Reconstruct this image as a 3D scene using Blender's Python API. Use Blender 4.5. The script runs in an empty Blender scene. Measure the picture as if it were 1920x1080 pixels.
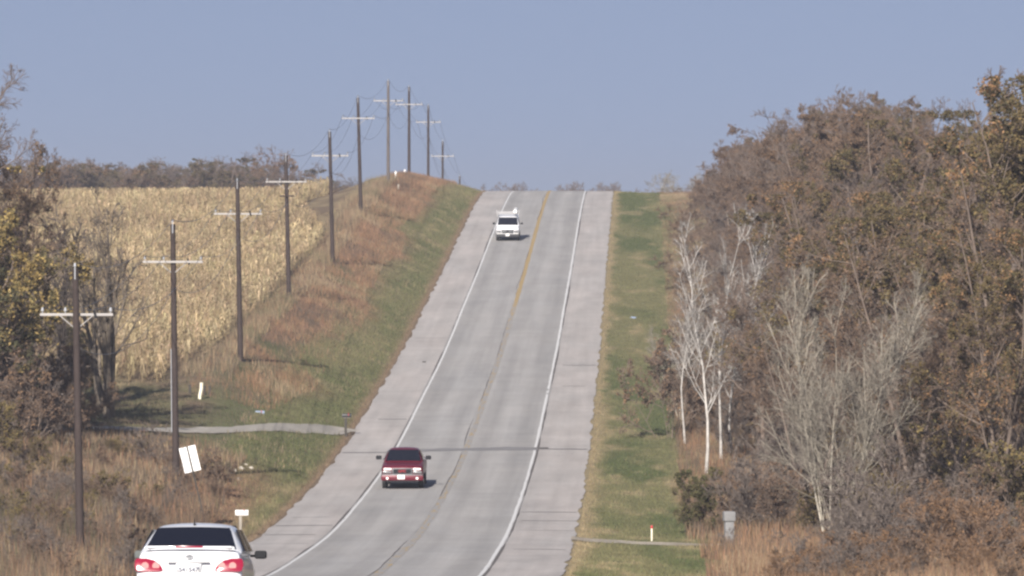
import bpy, bmesh, math, random
import numpy as np
from mathutils import Vector, Matrix

# ------------------------------------------------------------------ camera, sky, sun, exposure
sc = bpy.context.scene
F = 12000.0            # focal length in photo pixels (1920 wide): a long telephoto
YH = 450.0             # photo row of the true horizon
cam_d = bpy.data.cameras.new('camera')
cam_d.sensor_width = 36.0
cam_d.lens = F / 1920.0 * 36.0
cam_d.clip_start = 0.5
cam_d.clip_end = 20000
cam = bpy.data.objects.new('camera', cam_d)
sc.collection.objects.link(cam)
cam.location = (0, 0, 0)
cam.rotation_euler = (math.radians(90) - math.atan((540 - YH) / F), 0, 0)
sc.camera = cam

SUN_EL, SUN_AZ = 28.0, 13.0      # sun behind the camera, a little to its left
world = bpy.data.worlds.new('World')
sc.world = world
world.use_nodes = True
wn = world.node_tree
sky = wn.nodes.new('ShaderNodeTexSky')
sky.sky_type = 'NISHITA'
sky.sun_disc = False
sky.sun_elevation = math.radians(SUN_EL)
sky.sun_rotation = math.radians(180 + SUN_AZ)
sky.altitude = 300
sky.air_density = 1.0
sky.dust_density = 0.3
sky.ozone_density = 1.5
_tc = wn.nodes.new('ShaderNodeTexCoord'); _ad = wn.nodes.new('ShaderNodeVectorMath'); _ad.operation = 'ADD'; _ad.inputs[1].default_value = (0, 0, .30)
_no = wn.nodes.new('ShaderNodeVectorMath'); _no.operation = 'NORMALIZE'; _mu = wn.nodes.new('ShaderNodeVectorMath'); _mu.operation = 'MULTIPLY'
_mu.inputs[1].default_value = (1.115, .875, .815)
wn.links.new(_tc.outputs['Generated'], _ad.inputs[0]); wn.links.new(_ad.outputs[0], _no.inputs[0]); wn.links.new(_no.outputs[0], sky.inputs[0])
wn.links.new(sky.outputs[0], _mu.inputs[0]); wn.links.new(_mu.outputs[0], wn.nodes['Background'].inputs[0])
wn.nodes['Background'].inputs[1].default_value = 0.068

sun_d = bpy.data.lights.new('sun', 'SUN')
sun_d.energy = 4.2
sun_d.angle = math.radians(0.5)
sun_d.color = (1.0, 0.93, 0.84)
sun = bpy.data.objects.new('sun', sun_d)
sc.collection.objects.link(sun)
_ce = math.cos(math.radians(SUN_EL))
to_sun = Vector((-math.sin(math.radians(SUN_AZ)) * _ce, -math.cos(math.radians(SUN_AZ)) * _ce, math.sin(math.radians(SUN_EL))))
sun.rotation_euler = to_sun.to_track_quat('Z', 'Y').to_euler()

sc.view_settings.view_transform = 'Standard'
sc.view_settings.look = 'None'
sc.view_settings.gamma = 1
sc.view_settings.use_curve_mapping = False
sc.view_settings.exposure = 0.95
sc.cycles.filter_width = 2.5
sc.cycles.max_bounces = 6
sc.cycles.diffuse_bounces = 3
sc.cycles.transparent_max_bounces = 8
sc.cycles.use_denoising = True

C = sc.collection
RNG = np.random.default_rng(7)

# ------------------------------------------------------------------ terrain functions
ZS = np.arange(-120.0, 4001.0, 1.0)
def smooth(a, s):
    k = np.exp(-0.5 * (np.arange(-4 * s, 4 * s + 1) / s) ** 2); k /= k.sum()
    p = np.pad(a, int(4 * s), mode='edge')
    return np.convolve(p, k, mode='valid')
_E = [(-120, 3.2), (0, -1.7), (60, -4.0), (102, -5.98), (160, -9.0), (200, -10.9), (221, -11.6), (263, -12.15), (296, -11.8),
      (322, -11.3), (347, -10.4), (371, -9.3), (404, -7.95), (432, -6.5), (461, -4.75), (490, -3.2), (515, -1.7), (543, 0.0),
      (585, 2.5), (622, 4.35), (642, 5.0), (665, 5.05), (708, 4.0), (768, 1.0), (830, -2.5), (1000, -10), (1200, -9),
      (1500, -6), (2500, -5), (4000, -5)]
ES = smooth(np.interp(ZS, [e[0] for e in _E], [e[1] for e in _E]), 9)
def E(z): return np.interp(z, ZS, ES)
def slope(z): return (float(E(z + 3)) - float(E(z - 3))) / 6
def XC(z): return -9.08 + 0.02 * np.asarray(z, float)          # road centre line: straight
ZK = [-120, 0, 180, 240, 270, 292, 310, 330, 347, 370, 430, 473, 530, 560, 600, 650, 708, 768, 830, 1000, 1300, 4000]
def line(o): return smooth(np.interp(ZS, ZK, o), 5)
n_ = len(ZK)
ULINES = [
 (-400, [4, 2, 1, 1, 1.5, 2.2, 2.6, 2.3, 2.4, 2.8, 2.6, 2.4, 2.8, 1.6, -.6, -3.2, -3.6, -3, -2, 0, 0, 0]),
 (-60,  [1, .8, .4, .9, 1.3, 2.2, 2.6, 2.3, 2.4, 2.8, 2.6, 2.4, 2.8, 1.6, -.6, -3.2, -3.6, -3, -2, 0, 0, 0]),
 (-24,  [1, .5, 0, .8, 1.2, 2.2, 2.6, 2.3, 2.4, 2.9, 2.8, 2.7, 3.0, 1.8, -.3, -3, -3.5, -3, -2, 0, 0, 0]),
 (-17,  [.3, .3, -.6, .3, .9, 1.8, 2.3, 2.0, 2.2, 3.1, 2.9, 2.6, 3.1, 2.6, 2.0, 1.2, 1, 1, 1, .5, 0, 0]),
 (-14,  [0, 0, -.8, 0, .6, 1.3, 1.8, 1.6, 1.9, 3.1, 2.85, 2.5, 3.1, 2.8, 2.4, 1.45, 1.4, 1.5, 1.5, 1, 0, 0]),
 (-10,  [0, -.3, -.8, -.7, -.3, .3, .85, 1.0, .95, 1.2, 1.2, 1.1, 1.2, 1.1, .9, .7, .7, .7, .7, 0, 0, 0]),
 (-7.0, [-.15] * n_), (-6.3, [-.03] * n_), (-6.2, [-.12] * n_), (6.2, [-.12] * n_), (6.3, [-.03] * n_), (7.0, [-.12] * n_),
 (9, [-.25] * n_), (12, [-.3] * n_), (18, [-.1] * n_), (30, [.6] * n_), (60, [1.2] * n_), (400, [3] * n_)]
UL = np.array([l[0] for l in ULINES], float)
LT = np.stack([line(l[1]) for l in ULINES])
def H(u, z):
    """ground height at lateral offset u from the road centre and distance z"""
    u = np.atleast_1d(np.asarray(u, float)); z = np.atleast_1d(np.asarray(z, float))
    u, z = np.broadcast_arrays(u, z)
    zi = np.clip((z - ZS[0]), 0, len(ZS) - 1.001); i0 = zi.astype(int); fz = zi - i0
    k = np.clip(np.searchsorted(UL, u) - 1, 0, len(UL) - 2)
    w = np.clip((u - UL[k]) / (UL[k + 1] - UL[k]), 0, 1)
    a = LT[k, i0] * (1 - fz) + LT[k, i0 + 1] * fz
    b = LT[k + 1, i0] * (1 - fz) + LT[k + 1, i0 + 1] * fz
    bump = (fnoise(u * .5, z * .5, 5) - .5) * .13 * sstep(7.2, 8.5, np.abs(u))
    return E(z) + a * (1 - w) + b * w + bump
def G(x, y): return float(H(x - float(XC(y)), y)[0])          # ground height at world x, y
def atx(px, z): return (px - 960.0) * z / F                     # photo column at distance z -> world x
def atz(py, z): return (YH - py) * z / F                        # photo row at distance z -> world height

def hash2(i, j, s):
    h = (i.astype(np.int64) * 374761393 + j.astype(np.int64) * 668265263 + s * 1442695041) & 0xffffffff
    h = ((h ^ (h >> 13)) * 1274126177) & 0xffffffff
    return ((h ^ (h >> 16)) & 0xffff) / 65535.0
def vnoise(x, y, s=0):
    x = np.asarray(x, float); y = np.asarray(y, float)
    i = np.floor(x); j = np.floor(y); fx = x - i; fy = y - j
    fx = fx * fx * (3 - 2 * fx); fy = fy * fy * (3 - 2 * fy)
    i = i.astype(int); j = j.astype(int)
    return ((hash2(i, j, s) * (1 - fx) + hash2(i + 1, j, s) * fx) * (1 - fy) +
            (hash2(i, j + 1, s) * (1 - fx) + hash2(i + 1, j + 1, s) * fx) * fy)
def fnoise(x, y, s=0): return (vnoise(x, y, s) + .5 * vnoise(x * 2.1, y * 2.1, s + 1) + .25 * vnoise(x * 4.3, y * 4.3, s + 2)) / 1.75
def sstep(a, b, x): t = np.clip((x - a) / (b - a), 0, 1); return t * t * (3 - 2 * t)

GREEN = np.array((.082, .096, .042)); YGREEN = np.array((.145, .138, .070)); TAN = np.array((.30, .235, .145))
RUST = np.array((.245, .150, .095)); GREYG = np.array((.120, .125, .075)); BROWN = np.array((.145, .105, .072))
DIRT = np.array((.17, .125, .085)); PALE = np.array((.40, .32, .21))
def mix(a, b, t): t = np.asarray(t)[..., None]; return a * (1 - t) + b * t
def zone(u, z):
    """colour of the turf: mown green verge, rusty bank, tan field edge, brown rough ground"""
    n1 = fnoise(u * .35, z * .05, 3); n2 = fnoise(u * .9, z * .22, 11); n3 = fnoise(u * .18, z * .035, 23)
    c = mix(np.broadcast_to(GREEN, n1.shape + (3,)), YGREEN, sstep(.35, .68, n1))
    c = mix(c, TAN, sstep(.55, .82, n2) * .5)
    L = u < 0
    # left bank
    bank = sstep(-8.6, -11.2, u + (n3 - .5) * 4.5) * sstep(340, 380, z) * np.clip(sstep(400, 470, z) + sstep(.30, .62, fnoise(u * .22 + 3, z * .05, 57)), 0, 1)
    rust = mix(np.broadcast_to(RUST, n1.shape + (3,)), BROWN, sstep(.3, .7, n2))
    rust = mix(rust, PALE, sstep(.66, .86, n1) * .5)
    rust = mix(rust, YGREEN, sstep(.58, .72, n3) * .8)
    cl = mix(mix(c, YGREEN * 1.1, .3 + 0 * n1), rust, bank)
    cl = mix(cl, mix(np.broadcast_to(GREYG, n1.shape + (3,)), TAN, sstep(.45, .8, n2)), sstep(-13.4, -15.0, u + (n2 - .5) * 2))
    rough = sstep(316, 296, z + (n2 - .5) * 14) * sstep(-7.2, -9.4, u + (n3 - .5) * 2)
    cl = mix(cl, mix(np.broadcast_to(BROWN, n1.shape + (3,)), RUST, n2), rough)
    yard = sstep(-12.5, -14.5, u) * sstep(300, 312, z) * sstep(362, 350, z)
    cl = mix(cl, mix(np.broadcast_to(YGREEN * .9, n1.shape + (3,)), BROWN, sstep(.3, .7, n2)), yard)
    fld = sstep(-14.9, -15.8, u) * sstep(346, 354, z)
    cl = mix(cl, mix(np.broadcast_to(TAN * .75, n1.shape + (3,)), BROWN, sstep(.3, .7, n2)), fld)
    cl = mix(cl, np.broadcast_to(DIRT, cl.shape), sstep(-7.1 - n2 * .5, -6.7, u))
    # right side
    rr = mix(np.broadcast_to(BROWN * 1.1, n1.shape + (3,)), TAN * .85, sstep(.35, .7, n2))
    rr = mix(rr, RUST, sstep(.5, .8, n1) * .7); rr = mix(rr, YGREEN, sstep(.45, .7, fnoise(u * .5, z * .12, 37)) * .7)
    edge = 11.0 + (n3 - .5) * 3 + sstep(300, 250, z) * .9
    cr = mix(c, rr, sstep(0, 1.2, u - edge))
    cr = mix(cr, np.broadcast_to(TAN * .95, cr.shape), sstep(7.5 + (n2 - .5) * 2.0, 6.7, u) * .75)
    return np.where(L[..., None], cl, cr)

# ------------------------------------------------------------------ materials
def new_mat(name):
    m = bpy.data.materials.new(name); m.use_nodes = True
    return m, m.node_tree, m.node_tree.nodes['Principled BSDF']
def nd(nt, t, **kw):
    n = nt.nodes.new(t)
    for k, v in kw.items(): setattr(n, k, v)
    return n
def plain(name, col, rough=.5, metal=0., coat=0., spec=.5, noise=.0, scale=6., emit=None, es=0.):
    m, nt, b = new_mat(name)
    b.inputs['Roughness'].default_value = rough; b.inputs['Metallic'].default_value = metal
    b.inputs['Coat Weight'].default_value = coat; b.inputs['Specular IOR Level'].default_value = spec
    tc = nd(nt, 'ShaderNodeTexCoord'); nz = nd(nt, 'ShaderNodeTexNoise'); nz.inputs['Scale'].default_value = scale; nz.inputs['Detail'].default_value = 4
    nt.links.new(tc.outputs['Object'], nz.inputs['Vector'])
    mx = nd(nt, 'ShaderNodeMix', data_type='RGBA')
    c = np.array(col)
    mx.inputs['A'].default_value = (*np.clip(c * (1 - noise), 0, 1), 1); mx.inputs['B'].default_value = (*np.clip(c * (1 + noise), 0, 1), 1)
    nt.links.new(nz.outputs[0], mx.inputs['Factor']); nt.links.new(mx.outputs['Result'], b.inputs['Base Color'])
    if emit: b.inputs['Emission Color'].default_value = (*emit, 1); b.inputs['Emission Strength'].default_value = es
    return m
def attr_mat(name, nscale=3.0, namt=.35, rough=.92, transl=0., bump=0.):
    """colour comes from the per-vertex attribute Col, broken up by noise"""
    m, nt, b = new_mat(name)
    a = nd(nt, 'ShaderNodeAttribute', attribute_name='Col')
    tc = nd(nt, 'ShaderNodeTexCoord'); nz = nd(nt, 'ShaderNodeTexNoise'); nz.inputs['Scale'].default_value = nscale; nz.inputs['Detail'].default_value = 6
    nz.inputs['Roughness'].default_value = .65
    nt.links.new(tc.outputs['Object'], nz.inputs['Vector'])
    mr = nd(nt, 'ShaderNodeMapRange'); mr.inputs['From Min'].default_value = .3; mr.inputs['From Max'].default_value = .7
    mr.inputs['To Min'].default_value = 1 - namt; mr.inputs['To Max'].default_value = 1 + namt
    nt.links.new(nz.outputs[0], mr.inputs['Value'])
    vm = nd(nt, 'ShaderNodeVectorMath', operation='SCALE')
    nt.links.new(a.outputs['Color'], vm.inputs[0]); nt.links.new(mr.outputs[0], vm.inputs['Scale'])
    nt.links.new(vm.outputs[0], b.inputs['Base Color'])
    b.inputs['Roughness'].default_value = rough; b.inputs['Specular IOR Level'].default_value = .15
    if bump:
        bp = nd(nt, 'ShaderNodeBump'); bp.inputs['Strength'].default_value = bump; bp.inputs['Distance'].default_value = .1
        nt.links.new(nz.outputs[0], bp.inputs['Height']); nt.links.new(bp.outputs[0], b.inputs['Normal'])
    if transl:
        tr = nd(nt, 'ShaderNodeBsdfTranslucent'); ms = nd(nt, 'ShaderNodeMixShader'); ms.inputs[0].default_value = transl
        nt.links.new(vm.outputs[0], tr.inputs['Color']); out = nt.nodes['Material Output']
        nt.links.new(b.outputs[0], ms.inputs[1]); nt.links.new(tr.outputs[0], ms.inputs[2]); nt.links.new(ms.outputs[0], out.inputs['Surface'])
    return m

def pave_mat(name, base, warm, streak, blotch, tracks=None):
    """worn concrete: lengthwise streaks, blotches and, in the lanes, wheel tracks polished by tyres"""
    m, nt, b = new_mat(name)
    uv = nd(nt, 'ShaderNodeAttribute', attribute_name='UZ')     # (u, z, 0) in metres
    def noise(sx, sy, scale, det=5):
        mp = nd(nt, 'ShaderNodeMapping'); mp.inputs['Scale'].default_value = (sx, sy, 1)
        nt.links.new(uv.outputs['Vector'], mp.inputs['Vector'])
        nz = nd(nt, 'ShaderNodeTexNoise'); nz.inputs['Scale'].default_value = scale; nz.inputs['Detail'].default_value = det; nz.inputs['Roughness'].default_value = .6
        nt.links.new(mp.outputs[0], nz.inputs['Vector']); return nz.outputs[0]
    def rng_(v, lo, hi, f0=.3, f1=.7):
        r = nd(nt, 'ShaderNodeMapRange'); r.inputs['From Min'].default_value = f0; r.inputs['From Max'].default_value = f1
        r.inputs['To Min'].default_value = lo; r.inputs['To Max'].default_value = hi; nt.links.new(v, r.inputs['Value']); return r.outputs[0]
    def mul(a, c):
        n = nd(nt, 'ShaderNodeMath', operation='MULTIPLY'); nt.links.new(a, n.inputs[0]); nt.links.new(c, n.inputs[1]); return n.outputs[0]
    f = mul(rng_(noise(1.6, .02, 1.0), 1 - streak, 1 + streak), rng_(noise(.5, .09, 1.0), 1 - blotch, 1 + blotch))
    f = mul(f, rng_(noise(.12, .5, 1.2), 1 - streak * .6, 1 + streak * .6))
    f = mul(f, rng_(noise(6, 3, 2.0, 3), .93, 1.07))
    if tracks:
        sp = nd(nt, 'ShaderNodeSeparateXYZ'); nt.links.new(uv.outputs['Vector'], sp.inputs[0])
        ab = nd(nt, 'ShaderNodeMath', operation='ABSOLUTE'); nt.links.new(sp.outputs[0], ab.inputs[0])
        fc = nd(nt, 'ShaderNodeFloatCurve'); cv = fc.mapping.curves[0]
        pts = [(0, .62), (.10, .50), (.24, .42), (.38, .52), (.52, .58), (.66, .44), (.80, .38), (.92, .46), (1, .5)]
        while len(cv.points) < len(pts): cv.points.new(.5, .5)
        for p, q in zip(cv.points, pts): p.location = q
        fc.mapping.update()
        dv = nd(nt, 'ShaderNodeMath', operation='DIVIDE'); dv.inputs[1].default_value = 3.8; nt.links.new(ab.outputs[0], dv.inputs[0])
        nt.links.new(dv.outputs[0], fc.inputs['Value'])
        f = mul(f, rng_(fc.outputs[0], 1 - tracks, 1 + tracks, .36, .62))
    mx = nd(nt, 'ShaderNodeMix', data_type='RGBA'); mx.inputs['A'].default_value = (*base, 1); mx.inputs['B'].default_value = (*warm, 1)
    nt.links.new(rng_(noise(.4, .05, 1.0), 0, 1), mx.inputs['Factor'])
    vm = nd(nt, 'ShaderNodeVectorMath', operation='SCALE'); nt.links.new(mx.outputs['Result'], vm.inputs[0]); nt.links.new(f, vm.inputs['Scale'])
    nt.links.new(vm.outputs[0], b.inputs['Base Color'])
    b.inputs['Roughness'].default_value = .85; b.inputs['Specular IOR Level'].default_value = .25
    return m

M = {}
M['ground'] = attr_mat('turf_ground', 1.3, .30, bump=.5)
M['grass'] = attr_mat('grass_blade', .9, .25, transl=.15)
M['corn'] = attr_mat('dry_corn', .8, .25, transl=.15)
M['leaf'] = attr_mat('autumn_leaf', .9, .3, transl=.2)
M['wood'] = attr_mat('bark', 2.2, .3)
M['lane'] = pave_mat('worn_lane_concrete', (.312, .306, .303), (.335, .322, .312), .10, .09, .10)
M['shoulder'] = pave_mat('pale_shoulder_concrete', (.355, .338, .328), (.405, .372, .355), .09, .13)
M['gravel'] = pave_mat('pale_gravel', (.30, .28, .25), (.37, .34, .30), .08, .2)
M['track'] = pave_mat('pale_dirt_track', (.30, .255, .20), (.40, .36, .30), .15, .3)
M['joint'] = plain('dark_joint', (.13, .125, .125), .9, noise=.3, scale=1.5)
M['crack'] = plain('tar_crack', (.11, .10, .095), .9, noise=.4, scale=1.2)
M['patch'] = plain('dark_patch', (.19, .185, .19), .9, noise=.25, scale=.8)
M['pole'] = plain('creosote_wood', (.038, .026, .023), .85, noise=.45, scale=3)
M['pole_grey'] = plain('weathered_wood', (.105, .09, .085), .9, noise=.3, scale=3)
M['arm'] = plain('grey_crossarm_wood', (.36, .345, .335), .8, noise=.15, scale=3)
M['steel'] = plain('galvanised_steel', (.62, .63, .64), .45, .6)
M['insul'] = plain('grey_porcelain', (.40, .42, .45), .35)
M['dark'] = plain('dark_plastic', (.022, .023, .026), .85, spec=.15)
M['wire'] = plain('weathered_wire', (.16, .16, .17), .5, .5)
M['white'] = plain('white_enamel', (.80, .80, .79), .4, noise=.04)
M['cream'] = plain('cream_plastic', (.78, .74, .60), .5, noise=.06)
M['black'] = plain('black_enamel', (.025, .027, .028), .4, noise=.2)
M['bluewhite'] = plain('pale_blue_enamel', (.24, .30, .42), .6)
M['alu'] = plain('bare_aluminium', (.90, .90, .90), .45, .15, noise=.06, scale=5)
M['post'] = plain('old_grey_post', (.30, .27, .23), .9, noise=.3)
M['darkpost'] = plain('dark_tarred_post', (.05, .045, .04), .9, noise=.3)
M['paint_white'] = plain('white_car_paint', (.74, .75, .78), .3, 0, .6)
M['paint_red'] = plain('dark_red_car_paint', (.115, .0045, .016), .4, .1, .3, noise=.08)
M['glass'] = plain('tinted_car_glass', (.008, .009, .016), .08, 0, 0, .3)
M['chrome'] = plain('chrome', (.13, .13, .14), .5, .4, noise=.5, scale=9)
M['rubber'] = plain('tyre_rubber', (.018, .018, .019), .85)
M['rim'] = plain('grey_alloy', (.45, .45, .46), .35, .8)
M['rim_pale'] = plain('pale_grey_rack', (.34, .34, .35), .6)
M['boxgrey'] = plain('weathered_box_grey', (.20, .20, .205), .7, noise=.25)
M['mirror_lit_grey'] = plain('mirror_lit_grey', (.11, .12, .12), .8, spec=.2)  # left mirror only: sunlit, sky-reflecting look put into the base colour
M['lamp'] = plain('clear_lamp', (.24, .24, .25), .2, .3, .3)
M['lamp_on'] = plain('lit_lamp', (.9, .88, .85), .2, emit=(1, .9, .85), es=.25)
M['redlamp'] = plain('red_lamp', (.24, .005, .028), .2, 0, .5)
M['pinklamp'] = plain('round_reflector', (.55, .27, .26), .2, .2, .4)
M['bumper'] = plain('grey_bumper', (.032, .032, .037), .6)
M['txt'] = plain('dark_lettering', (.10, .11, .16), .6)
M['txtred'] = plain('red_lettering', (.45, .02, .03), .4)
M['txtgrey'] = plain('grey_lettering', (.42, .43, .45), .35, .5)
M['stone'] = plain('pale_stone', (.46, .42, .36), .9, noise=.25, scale=4)
def line_mat(name, col, lo, hi, under):
    """road paint worn through to the concrete by noise; the attribute Wear says how badly"""
    m, nt, b = new_mat(name)
    uv = nd(nt, 'ShaderNodeAttribute', attribute_name='UZ'); we = nd(nt, 'ShaderNodeAttribute', attribute_name='Wear')
    mp = nd(nt, 'ShaderNodeMapping'); mp.inputs['Scale'].default_value = (5, .35, 1); nt.links.new(uv.outputs['Vector'], mp.inputs['Vector'])
    nz = nd(nt, 'ShaderNodeTexNoise'); nz.inputs['Scale'].default_value = 1; nz.inputs['Detail'].default_value = 4; nt.links.new(mp.outputs[0], nz.inputs['Vector'])
    ad = nd(nt, 'ShaderNodeMath', operation='ADD'); nt.links.new(nz.outputs[0], ad.inputs[0]); nt.links.new(we.outputs['Fac'], ad.inputs[1])
    mr = nd(nt, 'ShaderNodeMapRange'); mr.inputs['From Min'].default_value = lo; mr.inputs['From Max'].default_value = hi; nt.links.new(ad.outputs[0], mr.inputs['Value'])
    mx = nd(nt, 'ShaderNodeMix', data_type='RGBA'); mx.inputs['A'].default_value = (*col, 1); mx.inputs['B'].default_value = (*under, 1)
    nt.links.new(mr.outputs[0], mx.inputs['Factor']); nt.links.new(mx.outputs['Result'], b.inputs['Base Color']); b.inputs['Roughness'].default_value = .8
    return m
M['yellow'] = line_mat('worn_yellow_paint', (.36, .26, .12), .45, .70, (.285, .275, .268))
M['wline'] = line_mat('worn_white_paint', (.60, .60, .60), .62, .80, (.27, .265, .26))

# ------------------------------------------------------------------ mesh helpers
def np_mesh(name, V, Q=None, T=None, col=None, smooth_=False, uz=None, wear=None):
    me = bpy.data.meshes.new(name)
    V = np.asarray(V, np.float32); nq = 0 if Q is None else len(Q); nt = 0 if T is None else len(T)
    me.vertices.add(len(V)); me.vertices.foreach_set('co', V.ravel())
    parts = []
    if nq: parts.append(np.asarray(Q, np.int32).ravel())
    if nt: parts.append(np.asarray(T, np.int32).ravel())
    lo = np.concatenate(parts)
    me.loops.add(len(lo)); me.loops.foreach_set('vertex_index', lo)
    me.polygons.add(nq + nt)
    st = np.concatenate([np.arange(nq) * 4, nq * 4 + np.arange(nt) * 3]).astype(np.int32)
    me.polygons.foreach_set('loop_start', st)
    if smooth_: me.polygons.foreach_set('use_smooth', np.ones(nq + nt, bool))
    me.update(calc_edges=True)
    if col is not None:
        a = me.attributes.new('Col', 'FLOAT_COLOR', 'POINT')
        c4 = np.ones((len(V), 4), np.float32); c4[:, :3] = col; a.data.foreach_set('color', c4.ravel())
    if uz is not None:
        a = me.attributes.new('UZ', 'FLOAT_VECTOR', 'POINT'); a.data.foreach_set('vector', np.asarray(uz, np.float32).ravel())
    if wear is not None:
        a = me.attributes.new('Wear', 'FLOAT', 'POINT'); a.data.foreach_set('value', np.asarray(wear, np.float32))
    return me
def link(name, me, mat=None, parent=None):
    o = bpy.data.objects.new(name, me); C.objects.link(o)
    if mat is not None and me is not None and not me.materials: me.materials.append(mat)
    if parent is not None: o.parent = parent
    return o
def tag(o, label=None, cat=None, group=None, kind=None):
    for k, v in (('label', label), ('category', cat), ('group', group), ('kind', kind)):
        if v: o[k] = v
    return o
def empty(name, loc, rz=0.0, label=None, cat=None, group=None):
    o = bpy.data.objects.new(name, None); C.objects.link(o); o.location = loc; o.rotation_euler = (0, 0, rz)
    o.empty_display_size = .2
    return tag(o, label, cat, group)
class B:
    """collects simple shapes into one bmesh"""
    def __init__(s): s.bm = bmesh.new()
    def _merge(s, bm):
        me = bpy.data.meshes.new('tmp'); bm.to_mesh(me); bm.free(); s.bm.from_mesh(me); bpy.data.meshes.remove(me)
    def box(s, c, d, bev=0., rot=None, seg=2):
        b = bmesh.new(); bmesh.ops.create_cube(b, size=1)
        bmesh.ops.scale(b, vec=d, verts=b.verts)
        if bev: bmesh.ops.bevel(b, geom=b.edges[:], offset=bev, segments=seg, affect='EDGES', profile=.6)
        if rot: bmesh.ops.rotate(b, cent=(0, 0, 0), matrix=rot, verts=b.verts)
        bmesh.ops.translate(b, vec=c, verts=b.verts); s._merge(b); return s
    def cyl(s, p, q, r0, r1=None, seg=12):
        p = Vector(p); q = Vector(q); r1 = r0 if r1 is None else r1
        b = bmesh.new(); bmesh.ops.create_cone(b, cap_ends=True, segments=seg, radius1=r0, radius2=r1, depth=(q - p).length)
        m = (q - p).to_track_quat('Z', 'Y').to_matrix().to_4x4(); m.translation = (p + q) / 2
        bmesh.ops.transform(b, matrix=m, verts=b.verts); s._merge(b); return s
    def prism(s, pts, y0, y1, bev=0., lean=0.):
        """polygon in x,z extruded along y; lean shifts y with height"""
        b = bmesh.new(); vs = [b.verts.new((x, y0 + lean * z, z)) for x, z in pts]; f = b.faces.new(vs)
        r = bmesh.ops.extrude_face_region(b, geom=[f]); bmesh.ops.translate(b, vec=(0, y1 - y0, 0), verts=[v for v in r['geom'] if isinstance(v, bmesh.types.BMVert)])
        bmesh.ops.recalc_face_normals(b, faces=b.faces)
        if bev: bmesh.ops.bevel(b, geom=b.edges[:], offset=bev, segments=2, affect='EDGES', profile=.6)
        s._merge(b); return s
    def loft(s, secs):
        """secs: (y, half profile [(x,z)...] from bottom centre to top centre), mirrored in x"""
        rings = []
        for y, hp in secs:
            ring = [(x, y, z) for x, z in hp] + [(-x, y, z) for x, z in reversed(hp) if x > 1e-5]
            rings.append([s.bm.verts.new(p) for p in ring])
        n = len(rings[0])
        for a, b in zip(rings[:-1], rings[1:]):
            for i in range(n): s.bm.faces.new((a[i], a[(i + 1) % n], b[(i + 1) % n], b[i]))
        s.bm.faces.new(rings[0]); s.bm.faces.new(rings[-1]); return s
    def patch(s, p00, p10, p11, p01, nu=6, nv=3, bulge=(0, 0, 0), th=.012):
        """four-sided curved panel with thickness (corners in order), bulging at mid-width"""
        p = [Vector(q) for q in (p00, p10, p11, p01)]; bv = Vector(bulge); g = []
        nrm = (p[1] - p[0]).cross(p[3] - p[0]).normalized()
        for k in (0, 1):
            for j in range(nv + 1):
                for i in range(nu + 1):
                    a = i / nu; c = j / nv
                    q = (p[0] * (1 - a) + p[1] * a) * (1 - c) + (p[3] * (1 - a) + p[2] * a) * c + bv * (4 * a * (1 - a)) - nrm * th * k
                    g.append(s.bm.verts.new(q))
        w = nu + 1; o = w * (nv + 1)
        for j in range(nv):
            for i in range(nu):
                a = j * w + i
                s.bm.faces.new((g[a], g[a + 1], g[a + w + 1], g[a + w])); s.bm.faces.new((g[o + a], g[o + a + w], g[o + a + w + 1], g[o + a + 1]))
        rim = [i for i in range(w)] + [j * w + nu for j in range(1, nv + 1)] + [nv * w + i for i in range(nu - 1, -1, -1)] + [j * w for j in range(nv - 1, 0, -1)]
        for a, b in zip(rim, rim[1:] + rim[:1]): s.bm.faces.new((g[b], g[a], g[o + a], g[o + b]))
        return s
    def mesh(s, name, smooth_=True, angle=35):
        bmesh.ops.recalc_face_normals(s.bm, faces=s.bm.faces)
        if smooth_:
            for f in s.bm.faces: f.smooth = True
            for e in s.bm.edges:
                if len(e.link_faces) == 2 and e.calc_face_angle(0) > math.radians(angle): e.smooth = False
        me = bpy.data.meshes.new(name); s.bm.to_mesh(me); s.bm.free(); return me
    def build(s, name, mat, parent=None, smooth_=True, sub=0, angle=35):
        o = link(name, s.mesh(name, smooth_, angle if not sub else 180), mat, parent)
        if sub: md = o.modifiers.new('sub', 'SUBSURF'); md.levels = sub; md.render_levels = sub
        return o
def text_obj(name, body, size, mat, parent, loc, rot, depth=.004, bold=0.):
    cu = bpy.data.curves.new(name, 'FONT'); cu.body = body; cu.size = size; cu.extrude = depth; cu.offset = bold; cu.align_x = 'CENTER'; cu.align_y = 'CENTER'
    t = bpy.data.objects.new('tmp_text', cu); C.objects.link(t)
    bpy.context.view_layer.update()
    me = bpy.data.meshes.new_from_object(t.evaluated_get(bpy.context.evaluated_depsgraph_get())); bpy.data.objects.remove(t)
    me.materials.clear(); o = link(name, me, mat, parent); o.location = loc; o.rotation_euler = rot
    return o

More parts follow.
